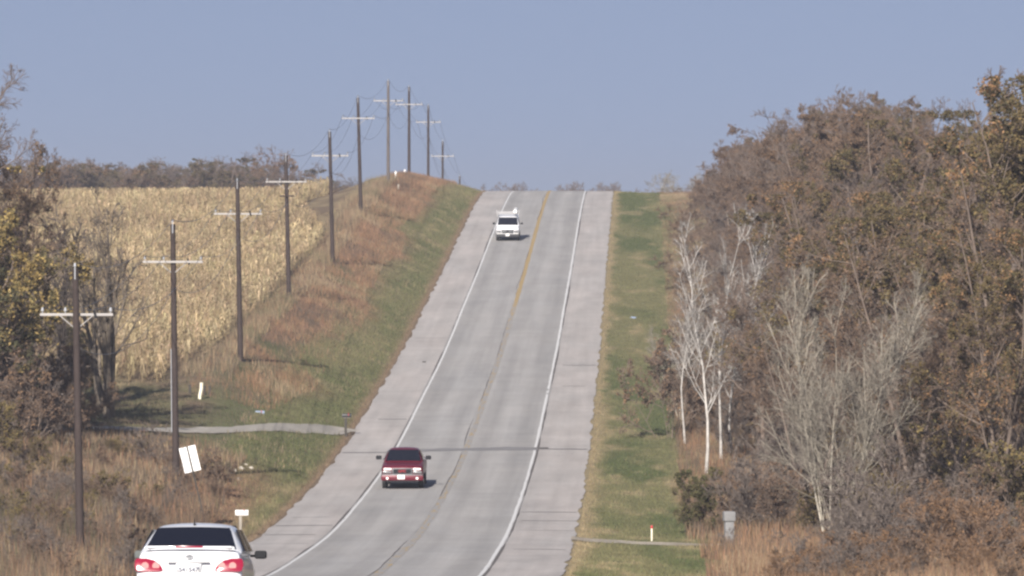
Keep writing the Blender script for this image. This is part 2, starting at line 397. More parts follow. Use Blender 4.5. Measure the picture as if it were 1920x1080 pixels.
# ------------------------------------------------------------------ ground, road, driveways
def strip(us_fn, z, lift, nu):
    """sheet following the road between two lateral offsets; returns V, Q, UZ"""
    a, b = us_fn(z); t = np.linspace(0, 1, nu)
    U = a[:, None] * (1 - t) + b[:, None] * t; Z = np.repeat(z[:, None], nu, 1)
    crown = E(Z) + lift - .008 * np.abs(U)
    V = np.stack([XC(Z) + U, Z, crown], -1).reshape(-1, 3)
    i = np.arange(len(z) - 1)[:, None] * nu + np.arange(nu - 1)[None]
    Q = np.stack([i, i + 1, i + nu + 1, i + nu], -1).reshape(-1, 4)
    return V, Q, np.stack([U, Z, 0 * U], -1).reshape(-1, 3)
gu = np.unique(np.concatenate([[-400, -250, -150, -100, -75], np.arange(-60, -24, 2.0), np.arange(-24, -7, .5), [-7, -6.7, -6.3, -6.2, -4, 0, 4, 6.2, 6.3, 6.65, 7.0],
                               np.arange(7.5, 20, .5), np.arange(20, 60, 2.0), [75, 100, 150, 250, 400]]))
gz = np.unique(np.concatenate([np.arange(-100, 200, 4.0), np.arange(200, 680, 1.0), np.arange(680, 1000, 6.0), np.arange(1000, 4001, 60.0)]))
GU, GZ = np.meshgrid(gu, gz)
far = sstep(900, 1500, GZ)
GX = XC(GZ) + GU * (1 + far * 3)
GH = H(GU, GZ)
nu_ = len(gu); gi = np.arange(len(gz) - 1)[:, None] * nu_ + np.arange(nu_ - 1)[None]
gq = np.stack([gi, gi + 1, gi + nu_ + 1, gi + nu_], -1).reshape(-1, 4)
me = np_mesh('ground', np.stack([GX, GZ, GH], -1).reshape(-1, 3), gq, col=zone(GU, GZ).reshape(-1, 3), smooth_=True)
tag(link('ground', me, M['ground']), kind='structure')

rz = np.arange(-60, 1100, 2.0)
V, Q, UZ = strip(lambda z: (np.full_like(z, -3.8), np.full_like(z, 3.8)), rz, 0.03, 9)
road = tag(link('road', np_mesh('road', V, Q, uz=UZ, smooth_=True), M['lane']), kind='structure')
def ragged(z, s, amp): return (fnoise(z * .35, z * 0 + s, s) - .5) * amp
rz2 = np.arange(-60, 1100, 1.0)
V, Q, UZ = strip(lambda z: (-6.42 + ragged(z, 31, .34), np.full_like(z, -3.8)), rz2, 0.03, 5)
tag(link('road_shoulder', np_mesh('road_shoulder', V, Q, uz=UZ, smooth_=True), M['shoulder']), kind='structure')
V, Q, UZ = strip(lambda z: (np.full_like(z, 3.8), 6.42 + ragged(z, 41, .34)), rz2, 0.03, 5)
tag(link('road_shoulder', np_mesh('road_shoulder', V, Q, uz=UZ, smooth_=True), M['shoulder']), kind='structure')
def marking(name, u0, w, wearfn, mat, wob=.02, lift=.036, z=rz2):
    f = lambda zz: (u0 - w / 2 + ragged(zz, 51, wob), u0 + w / 2 + ragged(zz, 61, wob))
    V, Q, UZ = strip(f, z, lift, 3)
    return link(name, np_mesh(name, V, Q, uz=UZ, wear=wearfn(UZ[:, 1]) if wearfn else None), mat, road)
marking('edge_line', -3.62, .13, lambda z: -.02 + 0 * z, M['wline'], .03)
marking('edge_line', 3.62, .15, lambda z: np.where(np.abs(z - 379) < 3, .25, -.02), M['wline'], .05)
marking('centre_line', .05, .30, lambda z: -.22 + .38 * sstep(490, 440, z) + .02 * sstep(330, 260, z), M['yellow'], .08)
def crack(u0, z0, z1, w, s, amp=.12, mat='crack'):
    z = np.arange(z0, z1, .7); c = u0 + (fnoise(z * .07, z * 0 + s, s) - .5) * amp
    ww = w * np.clip((fnoise(z * .09, z * 0 + s, s + 9) - .34) * 4.2, .12, 1.5)
    V, Q, UZ = strip(lambda zz: (c - ww / 2, c + ww / 2), z, .04, 2)
    link('tar_crack', np_mesh('tar_crack', V, Q), M[mat], road)
crack(-.16, 120, 480, .042, 71, .24); crack(-3.76, 180, 560, .075, 72, .05); crack(3.75, 150, 640, .085, 73, .05); crack(-.12, 480, 640, .04, 74, .3)
def joint(z, u0, u1, w, mat, bow=0., s=0, skew=0.):
    u = np.linspace(u0, u1, 24); n = (fnoise(u * 1.3 + s, u * 0, s) - .5) * .35 + skew * u
    a = z + n; b = z + n + w * (.6 + .8 * fnoise(u * .9, u * 0 + 3, s + 4))
    U = np.stack([u, u], 1); Z = np.stack([a, b], 1); V = np.stack([XC(Z) + U, Z, E(Z) + .038 + .002 * (w > .6) - .008 * np.abs(U)], -1).reshape(-1, 3)
    i = np.arange(23)[:, None] * 2; Q = np.concatenate([i, i + 2, i + 3, i + 1], 1)
    link('pavement_joint', np_mesh('pavement_joint', V, Q), M[mat], road)
joint(331.5, -3.75, 3.75, 2.2, 'patch', s=3, skew=.22); joint(333, 3.85, 6.35, .55, 'joint', s=5); joint(330.4, -6.3, -3.85, .5, 'joint', s=6)
joint(333.0, 3.2, 4.3, 1.3, 'crack', s=8)
for k, (z, u0, u1) in enumerate([(266, 3.9, 6.35), (274, 4.0, 6.35), (281, 3.85, 6.3), (253, -6.2, -4), (262, -6.3, -4.2), (270, -6.3, -3.9), (277, -6, -4.4), (384, 4.4, 5.8), (404, 4.2, 6.3),
                                 (430, -6.1, -4), (247, 4.2, 6.2), (356, -5.5, -3.9), (352, -1.2, .3)]):
    joint(z, u0, u1, .10 + .12 * (k % 3), 'joint', s=20 + k)

def lane_path(name, pts, w, lift, mat, label=None):
    """draped gravel strip through (u, z) points"""
    p = np.array(pts, float); t = np.linspace(0, len(p) - 1, 60); i = np.arange(len(p))
    cu = np.interp(t, i, p[:, 0]); cz = np.interp(t, i, p[:, 1]); d = np.stack([np.gradient(cu), np.gradient(cz)], 1); d /= np.linalg.norm(d, axis=1)[:, None]
    n = np.stack([-d[:, 1], d[:, 0]], 1); k = np.linspace(-1, 1, 7)
    wv = w / 2 * (.9 + .25 * fnoise(t * 1.3, t * 0, 3))
    U = cu[:, None] + n[:, :1] * k * wv[:, None]; Z = cz[:, None] + n[:, 1:] * k * wv[:, None]
    Hc = H(cu, cz)[:, None]
    V = np.stack([XC(Z) + U, Z, H(U, Z) + lift], -1).reshape(-1, 3)
    j = np.arange(59)[:, None] * 7 + np.arange(6)[None]
    Q = np.stack([j, j + 1, j + 8, j + 7], -1).reshape(-1, 4)
    tag(link(name, np_mesh(name, V, Q, uz=np.stack([U, Z, 0 * U], -1).reshape(-1, 3), smooth_=True), M[mat]), kind='structure')
DRV = [(-5.9, 347.5)]
for px_ in range(640, 60, -40):                              # the drive runs level round the bank
    zz = np.arange(303, 349, .25); uu = atx(px_, zz) - XC(zz); yy = YH - H(uu, zz) * F / zz
    near = np.interp(px_, [60, 300, 660], [308, 318, 346]); kk = np.argmin(np.abs(yy - 808) + .06 * np.abs(zz - near)); DRV.append((float(uu[kk]), float(zz[kk])))
_d = np.array(DRV); _d[1:, 1] = np.convolve(np.pad(_d[1:, 1], 4, mode='reflect', reflect_type='odd'), np.ones(9) / 9, mode='valid'); DRV = [tuple(q) for q in _d]
lane_path('driveway', DRV, 1.5, .05, 'gravel')
lane_path('driveway', [(6.3, 259), (8.5, 259), (11, 258.5), (13.5, 258), (17, 257)], 3.4, .03, 'track')

# ------------------------------------------------------------------ grass and weeds (stuff nobody could count)
def blades(name, u, z, h, w, col, mat, label, cat, lean=.5, base=None, clump=None):
    n = len(u); x = XC(z) + u; y = z
    g = H(u, z) - .02 if base is None else base
    a = RNG.uniform(0, 2 * math.pi, n); la = RNG.uniform(0, 2 * math.pi, n); ll = RNG.uniform(.1, 1, n) * lean * h
    dx = np.cos(a) * w / 2; dy = np.sin(a) * w / 2 * .4
    p = np.stack([x, y, g], 1); d = np.stack([dx, dy, 0 * dx], 1)
    tip = p + np.stack([np.cos(la) * ll, np.sin(la) * ll, h], 1)
    V = np.stack([p - d, p + d, tip], 1).reshape(-1, 3)
    T = np.arange(n * 3).reshape(-1, 3)
    c = np.repeat(col, 3, 0).reshape(n, 3, 3).copy(); c[:, 2] *= 1.1
    return tag(link(name, np_mesh(name, V, T=T, col=c.reshape(-1, 3)), mat), label, cat, kind='stuff')
def scat(n, u0, u1, z0, z1, power=1.0):
    """random spots, denser (per metre) nearer the camera when power > 1"""
    t = RNG.uniform(0, 1, n) ** power; z = z0 + (z1 - z0) * t
    return RNG.uniform(u0, u1, n), z
def vary(c, a=.22): return c * RNG.uniform(1 - a, 1 + a, (len(c), 1)) * RNG.uniform(.94, 1.06, c.shape)
def near_drive(u, z):
    p = np.array(DRV); k = np.interp(u, p[::-1, 0], p[::-1, 1]); ok = (u < -6.3) & (np.abs(z - k) < 2.6)
    return ok | ((u > 6) & (u < 15) & (np.abs(z - 258.7) < 1.6))
u, z = scat(170000, -11.5, -6.55, 225, 668, 1.2); k = ~near_drive(u, z); u, z = u[k], z[k]
blades('verge_grass', u, z, RNG.uniform(.06, .17, len(u)), .035, vary(zone(u, z)), M['grass'], 'short green and tan grass on the bank left of the road', 'grass', .9)
u, z = scat(150000, 6.55, 12.5, 215, 668, 1.2); k = ~near_drive(u, z); u, z = u[k], z[k]
blades('verge_grass', u, z, RNG.uniform(.05, .15, len(u)), .035, vary(zone(u, z)), M['grass'], 'mown green grass strip right of the road', 'grass', .9)
def tall(name, n, u0, u1, z0, z1, hlo, hhi, cols, label, power=1.0, mask=None, w=.03, lean=.4):
    u, z = scat(n, u0, u1, z0, z1, power)
    cn = fnoise(u * .55, z * .25, 77)                         # clumps
    hh = (hlo + (hhi - hlo) * RNG.uniform(.3, 1, n)) * (.45 + 1.0 * cn)
    if u0 == 11: hh = hh * (1 - .6 * sstep(400, 450, z))
    if u1 < 0 and z1 == 312: hh = hh * (1 - .45 * sstep(262, 296, z))
    k = (RNG.uniform(0, 1, n) < .25 + 1.1 * cn) & ~near_drive(u, z)
    if mask is not None: k &= mask(u, z)
    u, z, hh, cn = u[k], z[k], hh[k], cn[k]
    pal = np.array(cols); idx = (np.clip(fnoise(u * .3, z * .12, 91) * 1.6 - .3 + RNG.uniform(-.2, .2, len(u)), 0, .999) * len(pal)).astype(int)
    return blades(name, u, z, hh, w, vary(pal[idx], .3), M['grass'], label, 'weeds', lean)
R1, R2, R3, T1, B1, G1 = (.205, .125, .078), (.17, .11, .074), (.25, .155, .095), (.26, .20, .13), (.100, .080, .062), (.105, .10, .058); YG = (.16, .15, .08)
tall('bank_grass', 60000, -15.5, -9.5, 345, 668, .2, .55, [B1, R1, R2, R3, R1, T1], 'rusty knee high grass on the bank below the power poles', 1.1,
     lambda u, z: (u < -9.6 - 3 * (fnoise(u * .18, z * .035, 23) - .3)) & (RNG.uniform(0, 1, len(u)) < .08 + sstep(400, 470, z) + .8 * sstep(.34, .66, fnoise(u * .22 + 3, z * .05, 57))))
tall('verge_tufts', 26000, -12, -6.9, 225, 668, .1, .34, [YG, T1, B1, YG, G1], 'scattered dry tufts on the bank left of the road', 1.1)
tall('verge_tufts', 9000, 6.9, 12.5, 215, 668, .08, .24, [YG, G1, YG, G1], 'scattered dry tufts in the mown strip right of the road', 1.1)
tall('field_edge_grass', 16000, -16.4, -13.6, 355, 600, .3, .9, [G1, T1, B1, T1], 'pale grass along the edge of the corn field', 1.1)
tall('ditch_weeds', 90000, -26, -8.2, 170, 312, .4, 1.4, [B1, G1, B1, R2, B1, R1, T1, B1], 'tall brown and rusty weeds filling the ditch left of the road', 1.0,
     lambda u, z: (u < -8.6 - .02 * np.clip(z - 240, 0, 99)) & ((z < 292) | (u < -10)), w=.04)
tall('yard_grass', 26000, -32, -11, 312, 356, .06, .22, [G1, B1, G1, T1], 'short dull grass in the yard beyond the driveway', 1.0)
tall('roadside_weeds', 70000, 11.2, 27, 160, 262, .2, .95, [R1, R3, B1, R3, R2, T1, R1], 'tall rusty weeds in the lower right corner', 1.0,
     lambda u, z: (u > 12.2 + .8 * np.sin(z * .3)) & (np.abs(z - 258.7) > 1.2), w=.04)
tall('wood_edge_grass', 70000, 11, 20, 262, 668, .2, .8, [T1, R1, B1, R2], 'tan and rusty rough grass between mown strip and wood', 1.1,
     lambda u, z: u > 10.9 + 3 * (fnoise(u * .18, z * .035, 23) - .5))

# ------------------------------------------------------------------ standing dry corn: one mass of stalks in rows along the road
def corn_proto(seed):
    r = np.random.default_rng(seed); V, Q, K = [], [], []
    def quad(a, b, c, d, k):
        i = len(V); V.extend([a, b, c, d]); Q.append((i, i + 1, i + 2, i + 3)); K.extend([k] * 4)
    h = 1.75; bx, by = r.uniform(-.12, .12, 2)
    quad((-.017, 0, 0), (.017, 0, 0), (.008 + bx, by, h), (-.008 + bx, by, h), .8)
    quad((0, -.017, 0), (0, .017, 0), (bx, .008 + by, h), (bx, -.008 + by, h), .75)
    for j in range(7):
        z0 = r.uniform(.35, 1.6); a = r.uniform(0, 6.28); L = r.uniform(.25, .48); w = r.uniform(.018, .034); up = r.uniform(.0, .25); dr = r.uniform(.2, .75)
        ca, sa = math.cos(a), math.sin(a); f = z0 / h; o = np.array((bx * f, by * f, z0)); n = np.array((-sa, ca, 0)) * w
        p1 = o + np.array((ca * L * .55, sa * L * .55, up)); p2 = o + np.array((ca * L, sa * L, up - dr)); k = r.uniform(.85, 1.25)
        tw = np.array((0, 0, w * .7))
        quad(o - n * .5, o + n * .5, p1 + n + tw, p1 - n - tw, k); quad(p1 - n - tw, p1 + n + tw, p2 + n * .3, p2 - n * .3, k * r.uniform(.8, 1.1))
    if r.uniform() < .6:
        z0 = .95; a = r.uniform(0, 6.28); p = np.array((bx * .5 + math.cos(a) * .09, by * .5 + math.sin(a) * .09, z0)); n = np.array((-math.sin(a) * .04, math.cos(a) * .04, 0))
        quad(p - n, p + n, p + n * .5 + (0, 0, -.25), p - n * .5 + (0, 0, -.25), 1.45)
    return np.array(V), np.array(Q), np.array(K)
protos = [corn_proto(s) for s in range(6)]
cu, cz = [], []
for k in range(56):
    zz = np.arange(346, 610, .36) + RNG.uniform(-.12, .12, len(np.arange(346, 610, .36)))
    cu.append(np.full(len(zz), -15.0 - .80 * k) + RNG.uniform(-.06, .06, len(zz))); cz.append(zz)
cu = np.concatenate(cu); cz = np.concatenate(cz)
px = 960 + (XC(cz) + cu) * F / cz
ok = (px > -60) & (cz > 349 + 4 * (fnoise(cu * .3, cu * 0, 8)) + np.clip(-cu - 24, 0, 99) * .15) & (RNG.uniform(0, 1, len(cu)) < .9) & (cu < -15.1 - .9 * fnoise(cz * .06, cz * 0, 4) - 4.6 * sstep(490, 545, cz) - .9 * sstep(375, 355, cz))
cu, cz = cu[ok], cz[ok]
VV, QQ, CC = [], [], []; off = 0
pid = RNG.integers(0, 6, len(cu))
for p in range(6):
    s = pid == p; n = s.sum(); V, Q, K = protos[p]
    a = RNG.uniform(0, 6.28, n); sc_ = RNG.uniform(.8, 1.12, n); lx, ly = RNG.normal(0, .10, (2, n))
    broken = RNG.uniform(0, 1, n) < .12; lx = np.where(broken, RNG.normal(0, .8, n), lx); sc_ = np.where(broken, sc_ * .7, sc_)
    ca, sa = np.cos(a)[:, None], np.sin(a)[:, None]
    X = (V[:, 0] * ca - V[:, 1] * sa) * sc_[:, None] + V[:, 2] * lx[:, None]; Y = (V[:, 0] * sa + V[:, 1] * ca) * sc_[:, None] + V[:, 2] * ly[:, None]
    Z = V[:, 2] * sc_[:, None]
    W = np.stack([X + (XC(cz[s]) + cu[s])[:, None], Y + cz[s][:, None], Z + (H(cu[s], cz[s]) - .03)[:, None]], -1)
    base = mix(np.broadcast_to(np.array((.44, .35, .212)), (n, 3)), np.array((.335, .258, .162)), sstep(.3, .7, fnoise(cu[s] * .25, cz[s] * .08, 15)))
    base = vary(base, .22)
    CC.append((base[:, None] * K[None, :, None]).reshape(-1, 3)); VV.append(W.reshape(-1, 3))
    QQ.append((Q[None] + (np.arange(n) * len(V))[:, None, None] + off).reshape(-1, 4)); off += n * len(V)
tag(link('corn_field', np_mesh('corn_field', np.concatenate(VV), np.concatenate(QQ), col=np.concatenate(CC)), M['corn']),
    'standing dry tan corn on the rise left of the power poles', 'corn field', kind='stuff')

# ------------------------------------------------------------------ trees and shrubs
def unit(v): return v / np.maximum(np.linalg.norm(v, axis=-1, keepdims=True), 1e-9)
def poly(base, d, L, npts, wander, up, r):
    P = [base]; d = d.copy(); st = (L / (npts - 1))[:, None]
    for i in range(npts - 1):
        d = unit(d + r.normal(0, wander, d.shape) + np.array((0, 0, up)))
        P.append(P[-1] + d * st)
    return np.stack(P, 1)
def sprout(par, prad, n, t0, t1, ang, ratio, npts, wander, up, rr, rmin, r, shape=.5):
    N, P, _ = par.shape; pi = np.repeat(np.arange(N), n); m = len(pi); t = r.uniform(t0, t1, m)
    s = t * (P - 1); i = np.minimum(s.astype(int), P - 2); f = (s - i)[:, None]
    base = par[pi, i] * (1 - f) + par[pi, i + 1] * f; tan = unit(par[pi, i + 1] - par[pi, i])
    rp = unit(np.cross(tan, r.normal(0, 1, (m, 3)))); a = r.normal(ang, .16, m)[:, None]
    d = unit(tan * np.cos(a) + rp * np.sin(a))
    pl = np.linalg.norm(np.diff(par, axis=1), axis=2).sum(1)[pi]
    L = pl * ratio * r.uniform(.65, 1.15, m) * (1 - shape * (t - t0) / max(t1 - t0, .01))
    pr = prad[pi, i] * (1 - f[:, 0]) + prad[pi, i + 1] * f[:, 0]
    br = np.maximum(pr * rr * r.uniform(.7, 1, m), rmin)
    pts = poly(base, d, L, npts, wander, up, r)
    return pts, np.maximum(br[:, None] * np.linspace(1, .35, npts), rmin * .8)
def tubes(pts, rad, sides):
    N, P, _ = pts.shape; d = unit(pts[:, -1] - pts[:, 0]); ref = np.where(np.abs(d[:, 2:]) > .9, np.array((1., 0, 0)), np.array((0, 0, 1.)))
    a = unit(np.cross(d, ref)); b = np.cross(d, a); th = np.arange(sides) * 2 * math.pi / sides
    ring = a[:, None] * np.cos(th)[None, :, None] + b[:, None] * np.sin(th)[None, :, None]
    V = pts[:, :, None] + rad[:, :, None, None] * ring[:, None]
    i = (np.arange(N) * P * sides)[:, None, None] + (np.arange(P - 1) * sides)[None, :, None]; k = np.arange(sides)[None, None]; k2 = (k + 1) % sides
    Q = np.stack([i + k, i + k2, i + sides + k2, i + sides + k], -1).reshape(-1, 4)
    return V.reshape(-1, 3), Q
class Tree: pass
def grow(seed, Ht, stems=1, lean=.08, spread=.85, limbs=11, br=7, tw=6, fine=4, t0=.25, r0=.16, up=.05, leaves=2500, leaf=.11, lcols=None,
         wood=(.15, .118, .098), twig=(.205, .150, .115), limb_ratio=.42, rmin=.008, leafz=(0., 1.), tops=None, twist=.045):
    r = np.random.default_rng(seed)
    d = np.stack([r.normal(0, lean, stems), r.normal(0, lean, stems), np.ones(stems)], 1)
    if stems > 1:
        a = np.arange(stems) * 6.28 / stems + r.uniform(0, 1); d[:, 0] += np.cos(a) * lean * 1.8; d[:, 1] += np.sin(a) * lean * 1.8
    base = np.zeros((stems, 3)); base[:, :2] = d[:, :2] * .5
    L = Ht * r.uniform(.8, 1, stems); L[0] = Ht
    p0 = poly(base, unit(d), L, 10, twist, .02, r); rad0 = r0 * (Ht / 12) * np.linspace(1, .12, 10)[None] * np.ones((stems, 1)) / math.sqrt(stems) ** .7
    rad0[:, 0] *= 1.25
    p1, q1 = sprout(p0, rad0, limbs, t0, .97, spread, limb_ratio, 7, .10, up, .55, rmin * 2.5, r, .55)
    p2, q2 = sprout(p1, q1, br, .2, .98, .75, .48, 5, .13, up, .6, rmin * 1.7, r, .5)
    p3, q3 = sprout(p2, q2, tw, .15, 1, .75, .55, 4, .15, up * .6, .6, rmin * 1.2, r, .4)
    W = [tubes(p0, rad0, 7), tubes(p1, q1, 5), tubes(p2, q2, 4)]; tips = [p3]
    TW = [tubes(p3, q3, 3)]
    if fine:
        p4, q4 = sprout(p3, q3, fine, .15, 1, .7, .6, 3, .18, up * .4, .7, rmin, r, .3); TW.append(tubes(p4, q4, 3)); tips.append(p4)
    def cat(parts):
        V, Q, o = [], [], 0
        for v, q in parts: V.append(v); Q.append(q + o); o += len(v)
        return np.concatenate(V), np.concatenate(Q)
    wv, wq = cat(W); tv, tq = cat(TW)
    wc = np.array(wood) * r.uniform(.85, 1.15, (len(wv), 1)); tc = np.broadcast_to(np.array(twig), tv.shape) * r.uniform(.8, 1.2, (len(tv), 1))
    t = Tree(); t.wood = np_mesh('trunk', wv, wq, col=wc, smooth_=True); t.wood.materials.append(M['wood'])
    if leaves:
        tp = tips[-1]; c = tp[r.integers(0, len(tp), leaves), r.integers(1, tp.shape[1], leaves)] + r.normal(0, leaf * .9, (leaves, 3))
        zt = c[:, 2] / max(Ht, .1); c = c[(zt > leafz[0]) & (zt < leafz[1])]; n = len(c)
        a = unit(r.normal(0, 1, (n, 3))); b = unit(np.cross(a, r.normal(0, 1, (n, 3)))); s = leaf * r.uniform(.55, 1.25, (n, 1))
        lv = np.stack([c - a * s, c - b * s * .55, c + a * s, c + b * s * .55], 1).reshape(-1, 3); lq = np.arange(n * 4).reshape(-1, 4) + len(tv)
        pal = np.array(lcols); cl = fnoise(c[:, 0] * .7 + 9, c[:, 2] * .7 + c[:, 1] * .4, seed)
        idx = np.clip(((cl * 1.8 - .4) + r.uniform(-.25, .25, n)) * len(pal), 0, len(pal) - 1).astype(int)
        lc = np.repeat(pal[idx] * r.uniform(.7, 1.3, (n, 1)), 4, 0)
        tv = np.concatenate([tv, lv]); tq = np.concatenate([tq, lq]); tc = np.concatenate([tc, lc])
    t.crown = np_mesh('crown', tv, tq, col=tc); t.crown.materials.append(M['leaf'])
    t.top = float(max(tv[:, 2].max(), wv[:, 2].max())); t.rad = float(np.percentile(np.hypot(tv[:, 0], tv[:, 1]), 95))
    return t
BR = [(.165, .112, .080), (.19, .128, .088), (.145, .108, .086), (.21, .135, .082)]
RU = [(.23, .138, .078), (.195, .128, .084), (.26, .155, .08), (.17, .118, .086)]
OL = [(.105, .092, .045), (.135, .108, .052), (.165, .122, .056), (.085, .076, .043)]
GOLD = [(.30, .215, .08), (.22, .17, .07), (.13, .11, .05), (.34, .25, .10)]
GY = [(.15, .128, .115), (.13, .112, .103)]
LF = .048
KIND = {
 'brown': [grow(11, 12, limbs=13, leaves=22000, leaf=LF, lcols=BR, t0=.15), grow(12, 12, limbs=14, leaves=21000, leaf=LF, lcols=RU, t0=.12, stems=2), grow(13, 12, limbs=14, leaves=14000, leaf=LF, lcols=BR + GY, t0=.15, stems=2)],
 'round': [grow(14, 12, limbs=20, br=8, leaves=42000, leaf=.05, lcols=BR + [(.11, .085, .068)], t0=.3, spread=1.0, limb_ratio=.44, up=.03)],
 'olive': [grow(21, 12, limbs=14, leaves=24000, leaf=LF + .01, lcols=OL + BR[:1], t0=.10), grow(22, 12, limbs=13, leaves=23000, leaf=LF + .01, lcols=OL[1:] + RU[2:3], t0=.12, stems=2)],
 'bare': [grow(31, 12, limbs=14, fine=5, leaves=2500, leaf=.05, lcols=BR, t0=.18, twig=(.195, .150, .125)), grow(32, 12, limbs=12, stems=3, fine=5, leaves=1500, leaf=.05, lcols=GY, t0=.15, lean=.12, twig=(.205, .165, .145))],
 'pale': [grow(41, 12, limbs=15, stems=5, br=9, tw=6, fine=3, leaves=0, wood=(.34, .31, .26), twig=(.275, .248, .208), spread=.45, up=.12, t0=.06, lean=.13, limb_ratio=.45, r0=.105, rmin=.007)],
 'birch': [grow(51, 13, limbs=22, br=7, tw=5, fine=3, leaves=0, wood=(.43, .41, .39), twig=(.26, .24, .222), spread=.5, up=.07, t0=.22, r0=.095, limb_ratio=.30, lean=.09, twist=.09),
           grow(52, 13, limbs=20, br=7, tw=5, fine=3, leaves=0, wood=(.41, .39, .37), twig=(.25, .23, .213), spread=.5, up=.08, t0=.25, r0=.09, limb_ratio=.32, lean=.12, twist=.09)],
 'shrub': [grow(61, 3, stems=7, lean=.22, limbs=6, br=6, tw=5, fine=3, leaves=4200, leaf=.045, lcols=BR, t0=.1, r0=.10, limb_ratio=.5, rmin=.006),
           grow(62, 3, stems=8, lean=.26, limbs=7, br=6, tw=5, fine=3, leaves=900, leaf=.04, lcols=GY, t0=.1, r0=.10, limb_ratio=.5, rmin=.006, wood=(.17, .142, .125), twig=(.18, .148, .13)),
           grow(63, 3, stems=6, lean=.24, limbs=7, br=6, tw=5, fine=2, leaves=6500, leaf=.05, lcols=OL + GOLD[1:2], t0=.08, r0=.10, limb_ratio=.5, rmin=.006),
           grow(64, 3, stems=8, lean=.25, limbs=6, br=6, tw=5, fine=3, leaves=3200, leaf=.045, lcols=RU, t0=.1, r0=.10, limb_ratio=.5, rmin=.006, wood=(.19, .135, .10), twig=(.235, .155, .105))],
 'cedar': [grow(71, 3, stems=3, lean=.13, limbs=16, br=7, tw=5, fine=2, leaves=9000, leaf=.05, lcols=[(.07, .075, .035), (.10, .095, .045), (.13, .11, .055)], t0=.04, r0=.12, limb_ratio=.42, rmin=.006)],
 'gold': [grow(81, 16, limbs=17, fine=5, leaves=22000, leaf=.10, lcols=GOLD + OL[:1] + [(.07, .07, .04)], t0=.12, leafz=(.0, .80), twig=(.20, .165, .155)), grow(82, 16, limbs=15, leaves=24000, leaf=.09, lcols=[(.06, .06, .035), (.09, .08, .042), (.16, .125, .055)], t0=.05)],
 'yard': [grow(91, 12.5, limbs=13, br=6, tw=5, fine=2, leaves=0, t0=.22, wood=(.085, .070, .062), twig=(.12, .10, .092), r0=.24, spread=.48, stems=2, lean=.07, rmin=.013, up=.09),
          grow(92, 12, limbs=9, br=5, tw=5, fine=2, leaves=0, t0=.25, wood=(.15, .125, .10), twig=(.125, .105, .095), r0=.40, spread=.42, lean=.10, stems=4, rmin=.014, up=.10, twist=.06)],
}
def plant(kind, v, x, y, h, rz, name, label, cat='tree', group=None, gz_=None, sx=1.0):
    t = KIND[kind][v % len(KIND[kind])]; s = h / t.top
    o = empty(name, (x, y, (G(x, y) if gz_ is None else gz_) - .06), rz, label, cat, group); o.scale = (s * sx, s * sx, s)
    link('trunk' if cat == 'tree' else 'stem', t.wood, None, o); link('crown' if cat == 'tree' else 'foliage', t.crown, None, o)
    return o
rnd = random.Random(5)
SIL = ([1150, 1240, 1290, 1330, 1400, 1460, 1500, 1535, 1560, 1620, 1680, 1710, 1750, 1800, 1840, 1870, 1900, 1920, 2100],
       [352, 345, 318, 285, 250, 230, 222, 205, 176, 160, 170, 198, 238, 240, 196, 178, 155, 115, 90])
ADJ = {'brown': 'brown leaved tree', 'olive': 'olive brown leafy tree', 'bare': 'bare grey brown tree'}
def where(pxx):
    return ('near the skyline end of the wood' if pxx < 1340 else 'behind the birches' if pxx < 1460 else 'above the broad pale bare tree' if pxx < 1620
            else 'right of the broad pale bare tree' if pxx < 1790 else 'at the right edge of the picture')
def wood_row(row, u0, u1, z0, z1, step, hlo, hhi, kinds, capk):
    z = z0
    while z < z1:
        uu = rnd.uniform(u0, u1); x = float(XC(z)) + uu; pxx = 960 + x * F / z
        if pxx < 2020:
            g = G(x, z); cap = atz(np.interp(pxx, *SIL), z) - g
            h = min(rnd.uniform(hlo, hhi), cap * rnd.uniform(*capk)); k = rnd.choice(kinds)
            if pxx > 1680 and rnd.random() < .55: k = 'olive'
            if h > 3.0: plant(k, rnd.randrange(6), x, z, h, rnd.uniform(0, 6.28), 'woodland_tree', ADJ[k] + ' in the ' + row + ' ' + where(pxx), 'tree', 'trees of the wood on the right', g, rnd.uniform(.9, 1.25))
        z += step * rnd.uniform(.7, 1.3)
wood_row('front row', 14.5, 18, 285, 470, 8.5, 6, 10, ['brown', 'bare', 'brown'], (.7, .92))
wood_row('front row', 17, 20, 470, 640, 7.5, 6, 10, ['brown', 'bare', 'brown'], (.8, .97))
wood_row('second row', 18, 23, 250, 640, 8.0, 10, 15, ['brown', 'brown', 'bare', 'olive'], (.82, 1.0))
wood_row('third row', 23, 29, 265, 640, 8.5, 13, 18, ['brown', 'olive', 'bare'], (.85, 1.0))
wood_row('back row', 30, 38, 330, 640, 11, 15, 20, ['brown', 'olive', 'bare'], (.9, 1.02))
def named(kind, v, px, z, top, name, label, cat='tree', rz=0., group=None, sx=1.0):
    x = atx(px, z); g = G(x, z); return plant(kind, v, x, z, atz(top, z) - g, rz, name, label, cat, group, g, sx)
named('round', 0, 1618, 395, 152, 'woodland_tree', 'rounded brown tree standing highest in the middle of the wood', rz=1., sx=.85)
named('round', 0, 1690, 402, 188, 'woodland_tree', 'brown tree just right of the rounded highest one in the wood', rz=2.4, sx=.75)
named('bare', 1, 1470, 440, 196, 'woodland_tree', 'bare grey tree with thin top showing above the wood', rz=.6)
named('olive', 1, 1985, 275, 112, 'woodland_tree', 'tall olive tree at the right edge of the picture', rz=.3)
named('bare', 0, 1800, 330, 206, 'woodland_tree', 'thin pale bare tree against the sky at far right', rz=3.3)
named('pale', 0, 1250, 790, 316, 'bare_tree', 'pale grey bare tree on the skyline at the left end of the wood', rz=.4, sx=1.5)
